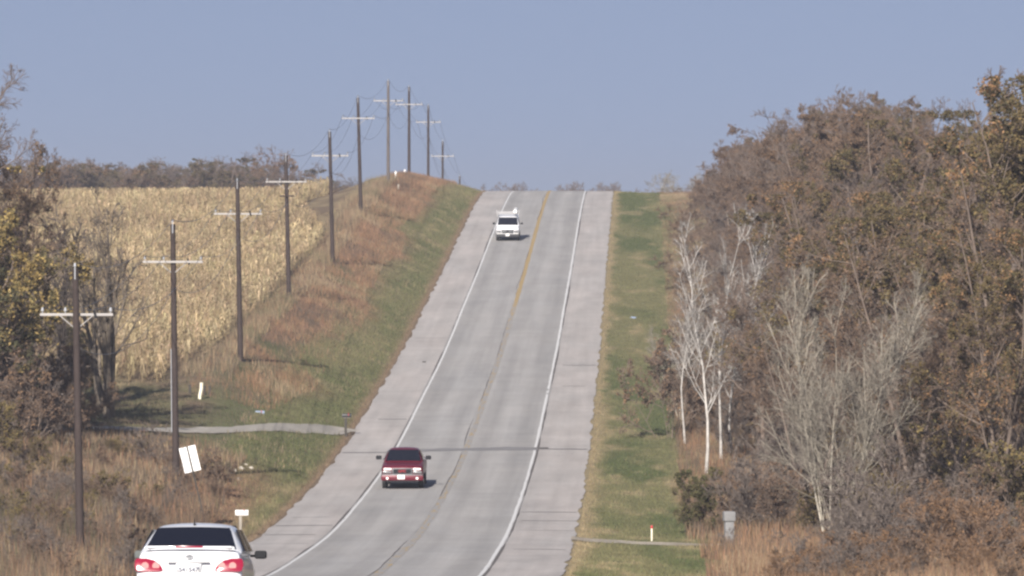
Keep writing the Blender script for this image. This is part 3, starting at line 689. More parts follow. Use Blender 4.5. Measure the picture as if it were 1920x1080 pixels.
named('pale', 0, 1285, 760, 322, 'bare_tree', 'second pale bare tree on the skyline touching the wood', rz=2.0, sx=1.3)
named('shrub', 0, 1262, 720, 350, 'shrub', 'low dark shrub on the skyline below the pale bare trees', 'shrub')
for k, (px_, z_, top, v, lab) in enumerate([(1325, 318, 395, 0, 'white barked birch nearest the mown strip, lowest at its foot'), (1352, 330, 375, 1, 'white barked birch in the middle of the roadside clump'),
                                            (1372, 334, 402, 0, 'slim white barked birch on the right of the roadside clump'), (1432, 345, 385, 1, 'white barked birch set apart right of the birch clump'),
                                            (1285, 342, 470, 1, 'shorter pale birch at the left edge of the clump')]):
    named('birch', v, px_, z_, top, 'birch_tree', lab, rz=k * 1.9, group='birches at the edge of the wood', sx=.9)
named('pale', 0, 1556, 250, 470, 'bare_tree', 'broad pale bare tree with many upright branches before the wood', rz=.9, sx=.92)
named('pale', 0, 1275, 360, 600, 'bare_tree', 'thin pale sapling between the mown strip and the birches', rz=4.1, sx=.9)
named('cedar', 0, 1310, 268, 872, 'juniper_bush', 'dark green bush at the edge of the mown strip', 'shrub', .5)
named('shrub', 0, 1258, 345, 605, 'shrub', 'brown bush left of the birch trunks at the mown strip', 'shrub', 2., sx=.8)
SHL = ['brown leaved shrub', 'bare grey shrub', 'olive leaved shrub', 'rusty orange shrub']
def shrubs(u0, u1, z0, z1, step, hlo, hhi, vs, name='shrub', labs=SHL, group='shrubs at the foot of the wood'):
    z = z0
    while z < z1:
        uu = rnd.uniform(u0, u1); x = float(XC(z)) + uu; pxx = 960 + x * F / z
        if -120 < pxx < 2020 and abs(z - 258.7) > 2.6 and not (1285 < pxx < 1445 and 280 < z < 332):
            v = rnd.choice(vs); plant('shrub', v, x, z, rnd.uniform(hlo, hhi), rnd.uniform(0, 6.28), name, labs[v] + ' at the foot of the wood ' + where(pxx) if labs is SHL else labs[v], 'shrub', group)
        z += step * rnd.uniform(.6, 1.4)
shrubs(12.3, 14.5, 268, 420, 5.0, 1.6, 3.6, [0, 1, 0, 1])
shrubs(15, 18.5, 420, 640, 4.5, 1.6, 3.6, [0, 1, 0, 1])
shrubs(14, 18, 255, 420, 4.5, 2.5, 5.0, [0, 1, 2])
shrubs(17, 24, 228, 330, 4.5, 2.5, 5.0, [0, 1, 2])
shrubs(13.5, 20, 178, 246, 2.8, 1.1, 2.2, [3, 0, 1])
shrubs(17, 22, 200, 250, 3.0, 1.6, 3.0, [3, 0, 1])
shrubs(12.8, 21, 158, 205, 2.2, .8, 1.6, [3, 0, 3, 1])
# left side
named('gold', 0, -18, 300, 118, 'yard_tree', 'tall tree with gold and olive leaves at the left edge', rz=3.7)
named('gold', 0, 8, 307, 235, 'yard_tree', 'gold leaved tree just right of the tallest one at the left edge', rz=1.6, sx=.75)
named('bare', 0, 6, 304, 122, 'yard_tree', 'tall twiggy grey tree rising above the horizon at the left edge', rz=.5, sx=.8)
named('brown', 2, 0, 309, 215, 'yard_tree', 'thin brown leaved tree among the tall ones at the left edge', rz=2.1, sx=.8)
named('olive', 0, 12, 314, 335, 'dark_tree', 'dark olive tree right of the gold leaves at the left edge', rz=.9, sx=.75)
named('gold', 1, -40, 313, 390, 'dark_tree', 'dark leafy tree below the gold one at the left edge', rz=1.2, sx=.85)
named('yard', 0, 105, 330, 372, 'yard_tree', 'dark bare tree left of the nearest pole top', rz=1.1)
named('yard', 1, 207, 324, 345, 'yard_tree', 'bare tree with thick pale trunk beside the driveway', rz=.8, sx=.85)
named('yard', 1, 183, 334, 400, 'yard_tree', 'slimmer bare tree close behind the thick trunked one', rz=4.2, sx=.7)
named('cedar', 0, 150, 340, 602, 'juniper_bush', 'dark dense bush behind the trunks beside the yard', 'shrub', .3, sx=.8)
named('gold', 1, 126, 336, 500, 'dark_tree', 'dense dark tree behind the bare trunks, shading the yard', rz=2.2, sx=.8)
named('bare', 1, 60, 340, 400, 'yard_tree', 'thin bare tree in the thicket at the left edge', rz=2.7)
LSH = ['brown leaved shrub in the thicket left of the nearest pole', 'bare grey shrub in the thicket left of the nearest pole', 'olive leaved shrub in the thicket left of the nearest pole']
for px_, z_, top, v in [(20, 305, 575, 0), (70, 308, 600, 1), (105, 312, 640, 0), (0, 300, 620, 1), (45, 296, 660, 0), (95, 300, 700, 1), (10, 290, 720, 2), (60, 286, 800, 2), (20, 275, 850, 2), (110, 282, 840, 2),
                        (60, 262, 900, 1), (0, 255, 900, 2), (120, 268, 900, 0), (40, 235, 960, 1), (90, 230, 985, 0), (190, 272, 880, 0), (230, 262, 905, 1), (140, 306, 690, 0)]:
    named('shrub', v, px_, z_, top, 'shrub', LSH[v], 'shrub', rnd.uniform(0, 6), 'shrubs of the left thicket')
for k in range(80):
    z_ = rnd.uniform(210, 299); px_ = rnd.uniform(-20, 410 - .6 * (296 - z_)); v = rnd.choice([0, 0, 1, 2, 1]); x = atx(px_, z_)
    plant('shrub', v, x, z_, rnd.uniform(.9, 1.9) * (1 - .35 * (z_ > 275)), rnd.uniform(0, 6), 'shrub', ['low brown shrub', 'low bare grey shrub', 'low olive shrub'][v] + (' among the ditch weeds left of the nearest pole' if px_ < 150 else ' among the ditch weeds between nearest pole and tilted sign'), 'shrub', 'low shrubs in the ditch')
named('shrub', 1, 285, 296, 782, 'shrub', 'bare shrub left of the foot of the second pole', 'shrub', 1.)
named('shrub', 0, 395, 290, 835, 'shrub', 'rusty shrub between tilted sign and pole shadow', 'shrub', 2.)
# far tree line behind the corn, and trees beyond the crest
for k in range(60):
    px_ = 40 + k * 9.7 + rnd.uniform(-7, 7); z_ = rnd.uniform(820, 980); x = atx(px_, z_); top = np.interp(px_, [40, 90, 150, 230, 290, 340, 400, 450, 490, 520, 545, 570, 600, 640], [300, 292, 294, 300, 306, 296, 288, 292, 308, 300, 318, 328, 322, 345]) + rnd.uniform(-6, 14)
    g = G(x, z_); plant(('bare', 'round', 'olive')[k % 3], rnd.randrange(2), x, z_, atz(top, z_) - g, rnd.uniform(0, 6), 'distant_tree', 'grey brown tree in the far line behind the corn, ' + ('left of the second power pole' if px_ < 326 else 'between second and third power poles' if px_ < 447 else 'between third and fourth power poles' if px_ < 538 else 'between fourth and fifth power poles'), 'tree', 'tree line behind the corn', g, 1.5)
named('brown', 1, 521, 860, 268, 'distant_tree', 'taller ragged tree standing above the far line behind the corn', rz=1.)
for k, (px_, top) in enumerate([(912, 350), (925, 344), (940, 341), (955, 343), (970, 340), (985, 344), (997, 350), (1048, 346), (1060, 341), (1075, 343), (1092, 339), (1108, 342), (1122, 341), (1135, 344), (1152, 340), (1163, 343), (1174, 349), (1205, 354)]):
    z_ = 1350 + 20 * (k % 4); x = atx(px_, z_); g = G(x, z_)
    plant('round', k, x, z_, atz(top - 3, z_) - g, k * 1.3, 'distant_tree', 'bluish tree far beyond the crest of the road', 'tree', 'trees beyond the crest', g, 1.1)

# ------------------------------------------------------------------ power line
POLES = [  # photo column, distance, top row, crossarm row, arm in front of the pole?
 (147, 240, 503, 590, 0), (326, 292, 420, 491, 1), (447, 365, 340, 401, 0), (538, 428, 292, 341, 1), (620, 473, 247, 292, 0), (673, 530, 183, 222, 1),
 (728, 588, 152, 189, 0), (767, 648, 163, 196, 1), (803, 708, 198, 229, 0), (830, 768, 265, 293, 1), (862, 830, 330, 354, 0)]
PLAB = ['nearest dark wooden power pole with crossarm, in the left thicket', 'second power pole, rising before the driveway', 'third power pole, with pale crossarm against the corn',
        'fourth power pole, with a second short dark arm', 'fifth power pole, at the corner of the corn', 'sixth power pole, rising from the grey green hump', 'grey weathered power pole standing tallest on the hilltop',
        'power pole just right of the tallest one', 'power pole second to the right of the tallest one', 'power pole showing only its upper half beyond the hill', 'last power pole, only its tip over the grass']
tops = []
for k, (px_, z_, top, arm, front) in enumerate(POLES):
    x = atx(px_ + (4 if k < 6 else 0), z_); g = G(x, z_); zt = atz(top, z_); za = atz(arm, z_) - g; h = zt - g
    xt = atx(px_ - (6 if k == 0 else 2 if k < 6 else 0), z_); tilt = (xt - x)
    o = empty('power_pole', (x, z_, g), -.02, PLAB[k], 'power pole', 'power poles along the road')
    def cx(zz): return tilt * zz / h
    B().cyl((0, 0, -.3), (tilt, 0, h), .165, .115, 14).build('pole', M['pole_grey' if k == 6 else 'pole'], o)
    s = -1 if front else 1; ya = s * .20
    B().box((cx(za), ya, za), (2.75, .09, .10), .012).build('crossarm', M['arm'], o)
    for q in (-1, 1):
        B().cyl((cx(za) + q * .62, ya - s * .05, za - .04), (cx(za) + q * .10, ya - s * .06, za - .48), .022, None, 6).build('brace', M['arm'], o)
    for q in (-1.28, -.42, 1.28):
        b = B().cyl((cx(za) + q, ya, za + .06), (cx(za) + q, ya, za + .14), .018, None, 6)
        b.cyl((cx(za) + q, ya, za + .13), (cx(za) + q, ya, za + .20), .055, .062, 10).cyl((cx(za) + q, ya, za + .20), (cx(za) + q, ya, za + .27), .042, .030, 10)
        b.build('insulator', M['insul'], o)
    B().cyl((cx(za) + .74, ya - s * .09, za - .12), (cx(za) + .66, ya - s * .09, za + .16), .045, None, 8).build('fuse_cutout', M['dark'], o)
    b = B().cyl((tilt - .0, -.11, h - .42), (tilt, -.11, h + .08), .022, None, 6); b.cyl((tilt, -.11, h + .07), (tilt, -.11, h + .2), .05, .035, 10); b.build('top_pin', M['insul'], o)
    if k == 1: B().cyl((cx(2.2) - .165, -.06, 2.2), (cx(6.0) - .15, -.06, 6.0), .018, None, 8).build('conduit', M['insul'], o)
    if k == 3: B().box((cx(za - .9), -.2, za - .95), (.95, .1, .1), .01).build('short_arm', M['pole'], o)
    tops.append([(x + tilt, z_ - .11, zt + .2)] + [(x + cx(za) + q, z_ + ya, g + za + .27) for q in (-1.28, -.42, 1.28)] + [(x + cx(za - 1.2), z_ - .15, g + za - 1.2)])
prev = [(atx(-40, 188), 188, atz(640, 188) + dz) for dz in (.2, -1.2, -1.2, -1.2, -2.6)]
WL = ['top wire strung from pole tip to pole tip', 'wire strung along the left ends of the crossarms', 'wire strung along the crossarms left of the poles', 'wire strung along the right ends of the crossarms', 'lowest wire strung below the crossarms']
for w in range(5):
    seq = [tops[i][w] for i in range(len(tops))]; P = []
    for a, b in zip(seq[:-1], seq[1:]):
        a = np.array(a); b = np.array(b); t = np.linspace(0, 1, 15)[:-1][:, None]; q = a + (b - a) * t; sag = .9 if w < 4 else 1.3
        q[:, 2] -= (4 * sag * t * (1 - t))[:, 0]; P.append(q)
    P.append(np.array([seq[-1]])); P = np.concatenate(P); n = len(P); th = np.arange(4) * math.pi / 2
    V = P[:, None] + .014 * np.stack([np.cos(th), 0 * th, np.sin(th)], 1)[None]
    i = (np.arange(n - 1) * 4)[:, None]; k4 = np.arange(4)[None]; Q = np.stack([i + k4, i + (k4 + 1) % 4, i + 4 + (k4 + 1) % 4, i + 4 + k4], -1).reshape(-1, 4)
    tag(link('power_line_wire', np_mesh('power_line_wire', V.reshape(-1, 3), Q), M['wire']), WL[w], 'wire', 'wires of the power line')

# ------------------------------------------------------------------ vehicles
def road_frame(o, u, z, fwd):
    f = Vector((.02, 1, slope(z))).normalized() * fwd; r = f.cross(Vector((0, 0, 1))).normalized(); up = r.cross(f)
    m = Matrix((r, f, up)).transposed().to_4x4(); m.translation = (float(XC(z)) + u, z, float(E(z)) + .032 - .008 * abs(u)); o.matrix_world = m
def sec(y, w, zl, zt, crown=.02, tuck=.93):
    h = zt - zl
    return (y, [(0, zl), (w * .84, zl), (w * .965, zl + .07), (w, zl + h * .45), (w * .988, zl + h * .75), (w * tuck, zt - .025), (w * tuck - .07, zt), (0, zt + crown)])
def csec(y, zr, wb, wt, zb, crown=.02):
    zm = zb + (zr - zb) * .55; wm = wb + (wt - wb) * .5
    return (y, [(0, zb), (wb, zb), (wb - .005, zb + .06), (wm, zm), (wt + .01, zr - .11), (wt - .04, zr - .045), (wt - .17, zr - .010), (0, zr + crown)])
def wheel(parent, x, y, r, w):
    s = 1 if x > 0 else -1
    b = B().cyl((x - w / 2, y, r), (x + w / 2, y, r), r, None, 28); t = b.build('wheel', M['rubber'], parent)
    B().cyl((x + s * (w / 2 - .03), y, r), (x + s * (w / 2 + .006), y, r), r * .64, r * .58, 20).build('rim', M['rim'], t)
def ring(b, cx, cz, rx, rz_, y, rad=.006, n=18):
    p = [(cx + rx * math.cos(2 * math.pi * i / n), y, cz + rz_ * math.sin(2 * math.pi * i / n)) for i in range(n)]
    for a, c in zip(p, p[1:] + p[:1]): b.cyl(a, c, rad, None, 5)

# white saloon, driving away in the right lane
car = empty('white_car', (0, 0, 0), 0, 'white four door car driving away in the lower left corner', 'car')
road_frame(car, 1.88, 104.3, 1)
W = M['paint_white']
B().loft([sec(*s) for s in [(-2.27, .66, .36, .58), (-2.25, .76, .30, .64), (-2.19, .82, .24, .74), (-2.14, .845, .22, .90), (-2.08, .85, .22, 1.0), (-2.0, .85, .21, 1.03), (-1.7, .855, .20, 1.05),
          (-1.2, .855, .2, 1.0), (-.3, .855, .2, .96), (.6, .855, .2, .95), (1.0, .855, .2, .97), (1.5, .84, .2, .88), (2.0, .81, .22, .76), (2.2, .74, .25, .66), (2.26, .62, .32, .58)]]).build('body', W, car, sub=2)
def cw(zr): return .835 - .195 * min(max((zr - 1.0) / .47, 0), 1) ** .9
B().loft([csec(y, zr, wb, min(cw(zr), wb - .01), .92) for y, zr, wb in [(-1.86, 1.02, .81), (-1.74, 1.07, .82), (-1.42, 1.24, .835), (-1.12, 1.385, .84), (-.95, 1.435, .84), (-.5, 1.47, .84), (.05, 1.475, .84), (.45, 1.44, .83), (.9, 1.22, .82), (1.3, 1.02, .78), (1.42, .98, .76)]]).build('cabin', W, car, sub=1)
B().patch((-.715, -1.76, 1.085), (.715, -1.76, 1.085), (.585, -1.145, 1.395), (-.585, -1.145, 1.395), 12, 6, (0, -.012, .016), .02).build('rear_window', M['glass'], car)
B().patch((.70, 1.26, 1.06), (-.70, 1.26, 1.06), (-.58, .52, 1.44), (.58, .52, 1.44), 10, 5, (0, .03, .015), .02).build('windscreen', M['glass'], car)
for s in (-1, 1):
    for (y0, y1, y0t, y1t) in ((-1.25, -.35, -.98, -.35), (-.28, .95, -.28, .40)):
        q = [(s * .842, y0, 1.02), (s * .842, y1, 1.02), (s * .685, y1t, 1.37), (s * .685, y0t, 1.37)]
        if s > 0: q = [q[0], q[1], q[2], q[3]]
        else: q = [q[1], q[0], q[3], q[2]]
        B().patch(*q, 4, 3, (s * .015, 0, 0), .02).build('side_window', M['glass'], car)
    lens = [(.415, .705), (.425, .75), (.47, .82), (.56, .875), (.68, .905), (.83, .905), (.865, .87), (.872, .79), (.85, .705), (.80, .69), (.50, .688)]
    t = B().prism([(s * x, z) for x, z in lens], -2.485, -2.30, .014, .33).build('tail_light', M['redlamp'], car)
    for xx in (.525, .70):
        y = -2.485 + .33 * .785
        B().cyl((s * xx, y - .012, .785), (s * xx, y + .05, .785), .058, .062, 20).build('reflector', M['pinklamp'], t)
    hl = B().box((s * .62, 2.12, .66), (.34, .2, .14), .04).build('headlight', M['lamp'], car)
    m_ = B().box((s * .985, .52, .965), (.20, .13, .135), .045, seg=3).build('side_mirror', M['mirror_lit_grey'] if s < 0 else M['dark'], car)  # one pair of mirrors; left painted paler as if lit, right darker
    B().box((s * .985, .452, .965), (.165, .006, .105), .002).build('mirror_glass', M['mirror_lit_grey'] if s < 0 else M['dark'], m_)  # differing reflections painted in: grey on the left glass, dark on the right
    B().box((s * .87, .55, .945), (.12, .06, .04), .01).build('mirror_arm', M['dark'], m_)
    wheel(car, s * .745, -1.28, .31, .19); wheel(car, s * .745, 1.32, .31, .19)
sp = B().box((0, -2.07, 1.085), (1.36, .19, .028), .012).box((-.67, -2.03, 1.065), (.10, .17, .055), .02).box((.67, -2.03, 1.065), (.10, .17, .055), .02).build('spoiler', W, car)
B().box((0, -2.16, 1.088), (.44, .03, .030), .006).build('brake_light', M['redlamp'], sp)
B().box((0, -2.225, .835), (.68, .03, .026), .008).build('chrome_strip', M['chrome'], car)
pl = B().box((0, -2.262, .725), (.305, .012, .155), .003).build('licence_plate', M['white'], car)
B().box((0, -2.21, .735), (.42, .05, .20), .02).build('plate_recess', M['txtgrey'], car)
text_obj('plate_number', 'S41547', .105, M['txt'], pl, (0, -2.276, .722), (math.pi / 2, 0, 0), .004, .004)
text_obj('model_badge', 'COROLLA S', .055, M['txtgrey'], car, (.53, -2.125, .955), (math.radians(72), 0, 0))
b = B(); ring(b, 0, .925, .062, .042, -2.165); ring(b, 0, .938, .045, .016, -2.17); ring(b, 0, .925, .018, .038, -2.17); b.build('emblem', M['txtgrey'], car)
B().cyl((0, -.93, 1.44), (0, -.99, 1.56), .012, .004, 6).box((0, -.92, 1.452), (.04, .08, .03), .01).build('antenna', M['dark'], car)
B().box((0, -2.27, .44), (1.2, .05, .03), .01).build('bumper_trim', M['txtgrey'], car)

# dark red pickup coming towards the camera
tr = empty('red_pickup_truck', (0, 0, 0), 0, 'dark red pickup truck coming down the left lane', 'truck')
road_frame(tr, -2.07, 303.0, -1)
R = M['paint_red']
def tsec(y, w, zl, zt): return sec(y, w, zl, zt, .03, .95)
B().loft([tsec(*s) for s in [(2.86, .90, .55, .97), (2.83, .95, .52, 1.02), (2.72, .985, .48, 1.08), (2.3, 1.0, .46, 1.15), (1.6, 1.0, .45, 1.22), (1.45, 1.0, .45, 1.22), (-.7, 1.0, .45, 1.22), (-.75, 1.0, .45, 1.22),
          (-2.7, .99, .5, 1.25), (-2.85, .97, .52, 1.25), (-2.88, .93, .55, 1.2)]]).build('body', R, tr, sub=1)
B().loft([csec(y, zr, .95, wt, 1.12) for y, zr, wt in [(1.62, 1.2, .90), (1.5, 1.27, .88), (.86, 1.74, .74), (.7, 1.80, .71), (.2, 1.84, .70), (-.4, 1.82, .70), (-.62, 1.74, .72), (-.78, 1.2, .9)]]).build('cabin', R, tr, sub=1)
B().patch((.82, 1.53, 1.275), (-.82, 1.53, 1.275), (-.685, .865, 1.755), (.685, .865, 1.755), 10, 5, (0, .03, .01), .02).build('windscreen', M['glass'], tr)
for s in (-1, 1):
    q = [(s * .955, -.5, 1.27), (s * .955, 1.25, 1.27), (s * .765, .75, 1.70), (s * .765, -.5, 1.70)]
    if s < 0: q = [q[1], q[0], q[3], q[2]]
    B().patch(*q, 4, 3, (s * .01, 0, 0), .02).build('side_window', M['glass'], tr)
    h = B().box((s * .69, 2.87, .945), (.36, .10, .085), .03).build('headlight', M['lamp_on'], tr)
    B().box((s * .71, 2.88, .80), (.42, .08, .115), .03).build('parking_lamp', M['lamp'], tr)
    B().cyl((s * .70, 2.95, .52), (s * .70, 3.035, .52), .06, .055, 16).build('fog_lamp', M['lamp_on'], tr)
    mm = B().box((s * 1.17, 1.12, 1.40), (.27, .13, .19), .05).build('side_mirror', M['dark'], tr)
    B().box((s * .99, 1.14, 1.34), (.16, .06, .05), .01).build('mirror_arm', M['chrome'], mm)
    wheel(tr, s * .84, 1.85, .385, .26); wheel(tr, s * .84, -1.75, .385, .26)
    B().box((s * .89, 1.85, .62), (.25, .98, .40), .16).build('wheel_arch', M['dark'], tr)
g = B().prism([(-.47, .71), (-.40, .69), (.40, .69), (.47, .71), (.49, .99), (-.49, .99)], 2.82, 2.925, .02).build('grille', M['chrome'], tr)
B().prism([(-.40, .74), (.40, .74), (.42, .95), (-.42, .95)], 2.90, 2.935, .008).build('grille_mesh', M['dark'], g)
text_obj('badge_letters', 'GMC', .17, M['txtred'], g, (0, 2.942, .845), (math.pi / 2, 0, math.pi), .012)
bm_ = B().box((0, 2.92, .535), (1.98, .20, .25), .06).build('bumper', R, tr)
B().prism([(-.98, .62), (-.3, .60), (.3, .60), (.98, .62), (.95, .70), (-.95, .70)], 2.86, 2.965, .02).build('bumper_chrome', M['chrome'], bm_)
B().box((0, 2.90, .38), (1.5, .2, .12), .03).build('air_dam', M['dark'], tr)
B().box((.05, 3.035, .575), (.34, .02, .19), .005).build('licence_plate', M['white'], tr)
B().box((0, 0, .40), (1.5, 5.0, .2), .03).build('underbody', M['dark'], tr)

# white van with a ladder rack
vn = empty('white_van', (0, 0, 0), 0, 'white work van with roof rack coming over the hill', 'van')
road_frame(vn, -2.12, 544, -1)
B().loft([tsec(*s) for s in [(2.68, .90, .52, .90), (2.64, .95, .48, .98), (2.5, .985, .46, 1.08), (2.2, 1.0, .45, 1.18), (1.85, 1.0, .45, 1.26), (1.5, 1.0, .45, 1.28), (-2.6, 1.0, .45, 1.28), (-2.7, .97, .5, 1.25)]]).build('body', W, vn, sub=1)
B().loft([csec(y, zr, .985, wt, 1.2) for y, zr, wt in [(1.98, 1.26, .94), (1.86, 1.32, .93), (1.36, 1.93, .83), (1.22, 2.01, .80), (.8, 2.06, .79), (-2.4, 2.07, .79), (-2.6, 2.0, .80), (-2.68, 1.3, .93)]]).build('cabin', W, vn, sub=1)
B().patch((.86, 1.92, 1.335), (-.86, 1.92, 1.335), (-.77, 1.385, 1.935), (.77, 1.385, 1.935), 10, 5, (0, .04, .01), .02).build('windscreen', M['glass'], vn)
for s in (-1, 1):
    q = [(s * .985, .55, 1.34), (s * .985, 1.6, 1.34), (s * .865, 1.25, 1.86), (s * .865, .55, 1.86)]
    if s < 0: q = [q[1], q[0], q[3], q[2]]
    B().patch(*q, 4, 3, (s * .01, 0, 0), .02).build('side_window', M['glass'], vn)
    hb = B().box((s * .73, 2.66, .80), (.38, .10, .26), .03).build('headlight', M['lamp'], vn)
    B().box((s * .73, 2.66, .635), (.40, .09, .06), .015).build('turn_signal', M['white'], vn)
    mm = B().box((s * 1.19, 1.55, 1.43), (.20, .12, .17), .05).build('side_mirror', M['dark'], vn); B().box((s * 1.04, 1.55, 1.40), (.14, .05, .04), .01).build('mirror_arm', M['dark'], mm)
    wheel(vn, s * .86, 1.75, .37, .24); wheel(vn, s * .86, -1.75, .37, .24)
    B().box((s * .90, 1.75, .58), (.23, .95, .36), .15).build('wheel_arch', M['dark'], vn)
g = B().prism([(-.50, .68), (.50, .68), (.52, .96), (-.52, .96)], 2.62, 2.73, .02).build('grille', M['bumper'], vn)
b = B().box((0, 2.735, .815), (.95, .02, .03), .005); b.build('grille_bar', M['txtgrey'], g)
b = B(); ring(b, 0, .825, .11, .05, 2.755, .012); b.box((0, 2.748, .825), (.16, .01, .06), .004); b.build('emblem', M['bumper'], g)
B().box((0, 2.70, .48), (1.96, .22, .26), .05).build('bumper', M['bumper'], vn)
B().box((0, 2.82, .52), (.32, .015, .17), .004).build('licence_plate', M['white'], vn)
B().box((0, 0, .40), (1.5, 4.8, .2), .03).build('underbody', M['dark'], vn)
rk = B()
for y in (1.0, -.6, -2.2): rk.box((0, y, 2.20), (1.9, .07, .07), .012)
for s in (-1, 1):
    rk.box((s * .93, -.6, 2.22), (.06, 3.4, .06), .01)
    for y in (1.0, -.6, -2.2): rk.box((s * .90, y, 2.12), (.08, .10, .28), .01)
    rk.box((s * .93, 1.0, 2.36), (.09, .09, .34), .012)
rack = rk.build('roof_rack', M['rim_pale'], vn)
B().box((.10, 1.0, 2.32), (1.5, .06, .13), .02).build('rack_panel', M['rim_pale'], rack)
t_ = B().cyl((-.62, -2.2, 2.42), (-.62, 1.15, 2.42), .165, None, 20).build('conduit_tube', M['white'], rack)
B().cyl((-.62, 1.14, 2.42), (-.62, 1.18, 2.42), .12, .10, 16).build('tube_cap', M['white'], t_)

# ------------------------------------------------------------------ small roadside things
def mailbox(px_, z_, top, mat, postmat, label, L=.5, pw=.10, rz_=-math.pi / 2):
    x = atx(px_, z_); g = G(x, z_); h = atz(top, z_) - g
    o = empty('mailbox', (x, z_, g), rz_, label, 'mailbox', 'mailboxes beside the road')
    B().box((0, -.05, (h - .25) / 2 - .05), (pw, pw, h - .15), .01).build('post', M[postmat], o)
    arch = [(-.095, 0), (.095, 0), (.095, .12)] + [(.095 * math.cos(a), .12 + .095 * math.sin(a)) for a in np.linspace(.2, math.pi - .2, 9)] + [(-.095, .12)]
    bx = B().prism([(x_, h - .22 + z_) for x_, z_ in arch], -L / 2, L / 2, .004).build('box', M[mat], o)
    B().prism([(x_ * 1.04, h - .223 + z_ * 1.03) for x_, z_ in arch], L / 2 - .004, L / 2 + .012, .002).build('door', M[mat], bx)
    B().box((.108, .1, h - .06), (.012, .03, .16), .002).build('flag', M['txtred'], bx)
    B().box((0, 0, h - .235), (.14, L * .8, .03), .004).build('bracket', M['post'], o)
mailbox(453, 262, 956, 'white', 'post', 'white mailbox on a pale post behind the white car', .52, .12)
mailbox(650, 344, 775, 'black', 'darkpost', 'black mailbox on a dark post where the driveway meets the road', .50, .13)
mailbox(487, 343, 770, 'bluewhite', 'darkpost', 'pale blue mailbox on a thin dark post behind the driveway', .48, .09)

z_ = 270.; th = -math.radians(13.5); c = Vector((atx(356, z_), z_, atz(861, z_))); za = Vector((math.sin(th), 0, math.cos(th)))
g = G(c.x, z_) - .3; Lp = (c.z - g) / za.z; b0 = c - za * Lp
sg = empty('road_sign', b0, 0, 'bare metal back of a tilted road sign among the brown weeds', 'road sign'); sg.rotation_euler = (0, th, .05)
B().box((0, .03, Lp), (.70, .004, 1.08), .0015, seg=1).build('sign_panel', M['alu'], sg)
B().box((0, -.03, Lp / 2 + .28), (.065, .05, Lp + .56), .008).build('post', M['darkpost'], sg)
for dz in (-.32, .32): B().cyl((0, -.07, Lp + dz), (0, .03, Lp + dz), .015, None, 8).build('bolt', M['steel'], sg)

x = atx(376, 344); g = G(x, 344)
o = empty('marker_post', (x, 344, g), 0, 'bent white pipe standing beyond the driveway', 'marker post')
B().cyl((-.06, 0, -.2), (-.04, 0, .18), .09, None, 12).cyl((-.04, 0, .17), (.04, 0, .55), .095, .095, 12).cyl((.04, 0, .54), (.05, 0, .86), .095, .10, 12).build('pipe', M['cream'], o)
B().cyl((.05, 0, .855), (.05, 0, .885), .105, .09, 12).build('cap', M['cream'], o)
for k, px_ in enumerate((356, 383, 393)):
    x = atx(px_, 346.5); o = empty('fence_post', (x, 346.5, G(x, 346.5)), 0, ['short dark post left of the pair beyond the white pipe', 'short dark post, left of the close pair beyond the white pipe', 'short dark post, right of the close pair beyond the white pipe'][k], 'post', 'dark posts beyond the driveway')
    B().box((0, 0, .18), (.13, .13, .56), .02).build('post', M['darkpost'], o); B().box((0, 0, .475), (.15, .15, .03), .008).build('cap', M['darkpost'], o)
for px_, z_, h, w, mt, lab in [(742, 612, .36, .17, 'white', 'bright white utility marker beside the foot of the tallest pole'), (759, 640, .30, .17, 'steel', 'dull white utility marker below the pole right of the tallest'), (747, 585, .22, .16, 'post', 'low tan marker stub in the grass on the hilltop')]:
    x = atx(px_, z_); o = empty('utility_marker', (x, z_, G(x, z_)), 0, lab, 'utility marker', 'markers on the hilltop')
    B().box((0, 0, h / 2 + .12), (w, w, h + .2), .03).build('housing', M[mt], o); B().box((0, 0, h + .24), (w * 1.12, w * 1.12, .06), .02).build('cap', M[mt], o)
x = atx(1222, 261.5); g = G(x, 261.5); o = empty('delineator_post', (x, 261.5, g), 0, 'thin pale post with red top by the right hand gravel entrance', 'marker post')
B().box((0, 0, .22), (.06, .03, .64), .006).build('post', M['cream'], o); B().box((0, -.002, .57), (.08, .04, .13), .008).build('red_top', M['txtred'], o)
x = atx(1367, 253); g = G(x, 253); h = atz(958, 253) - g
o = empty('utility_box', (x, 253, g), .2, 'grey utility box half hidden in brush right of the gravel entrance', 'utility box')
B().box((0, 0, h * .35), (.36, .30, h * .75), .03).build('housing', M['boxgrey'], o); B().box((0, -.02, h * .86), (.48, .36, h * .26), .07, seg=3).build('hood', M['boxgrey'], o); B().box((0, -.16, h * .4), (.28, .012, h * .5), .004).build('door', M['boxgrey'], o)
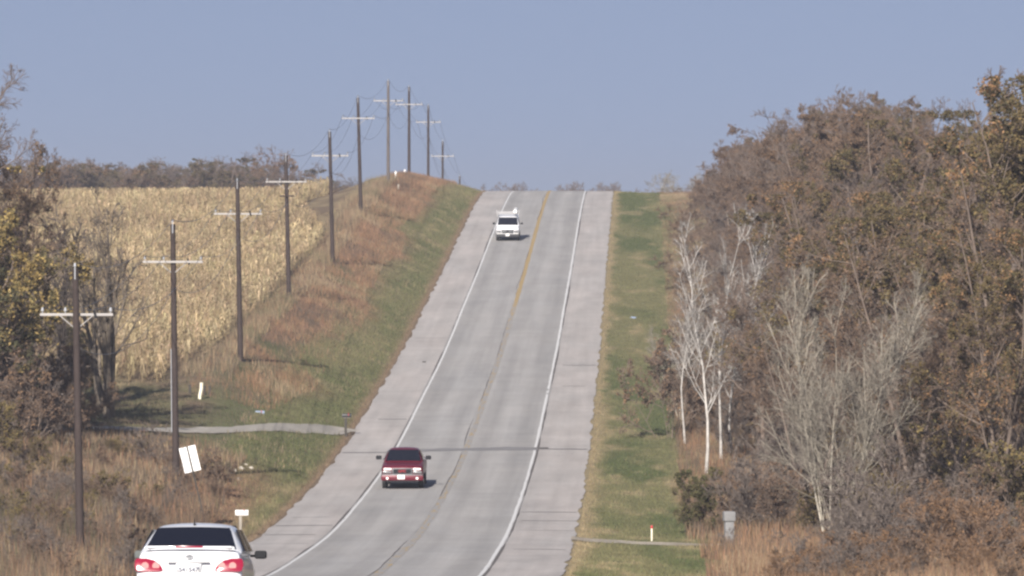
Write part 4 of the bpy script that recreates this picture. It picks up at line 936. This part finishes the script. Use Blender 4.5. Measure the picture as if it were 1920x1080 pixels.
named('shrub', 1, 1372, 249, 985, 'shrub', 'bare twigs growing in front of the grey utility box', 'shrub', .4)
def lump(name, px_, z_, size, mat, label, cat, seed, u=None, lift=0., group=None):
    r = random.Random(seed); b = bmesh.new(); bmesh.ops.create_icosphere(b, subdivisions=2, radius=1)
    for v in b.verts: v.co = v.co * r.uniform(.7, 1.15); v.co.x *= size[0]; v.co.y *= size[1]; v.co.z *= size[2]
    me = bpy.data.meshes.new(name); b.to_mesh(me); b.free(); x = atx(px_, z_); o = link(name, me, M[mat]); o.location = (x, z_, (G(x, z_) if u is None else float(E(z_)) - .01) + size[2] * .4 + lift); tag(o, label, cat, group)
lump('litter', 1187, 452, (.22, .15, .09), 'bluewhite', 'pale scrap of litter on the mown strip right of the road', 'litter', 3)
lump('clod', 795, 407, (.13, .1, .06), 'darkpost', 'dark clod lying on the left shoulder', 'clod', 4, 1)
for k, (px_, z_, s) in enumerate([(452, 305, .16), (440, 303, .13), (461, 308, .10), (470, 307, .14), (448, 300, .11), (130, 305, .3), (118, 303, .24), (124, 301, .2)]):
    lump('stone', px_, z_, (s, s * .8, s * .7), 'stone', 'pale stone at the foot of the driveway bank' if k < 5 else 'pale stone in the weeds left of the nearest pole', 'stone', 10 + k, group='stones below the driveway')

# ------------------------------------------------------------------ haze: autumn air that greys the distance
b = bmesh.new(); bmesh.ops.create_cube(b, size=1)
for v in b.verts: v.co = Vector((-1900 if v.co.x < 0 else 1950, -140 if v.co.y < 0 else 4060, -17 if v.co.z < 0 else 40))
me = bpy.data.meshes.new('haze'); b.to_mesh(me); b.free()
hm = bpy.data.materials.new('haze'); hm.use_nodes = True; nt = hm.node_tree; nt.nodes.clear()
out = nt.nodes.new('ShaderNodeOutputMaterial'); pv = nt.nodes.new('ShaderNodeVolumePrincipled')
pv.inputs['Color'].default_value = (.52, .56, .67, 1); pv.inputs['Density'].default_value = .00026; pv.inputs['Anisotropy'].default_value = .0
nt.links.new(pv.outputs[0], out.inputs['Volume'])
hz = link('haze', me, hm); tag(hz, 'thin bluish haze in the autumn air', 'haze', kind='stuff')
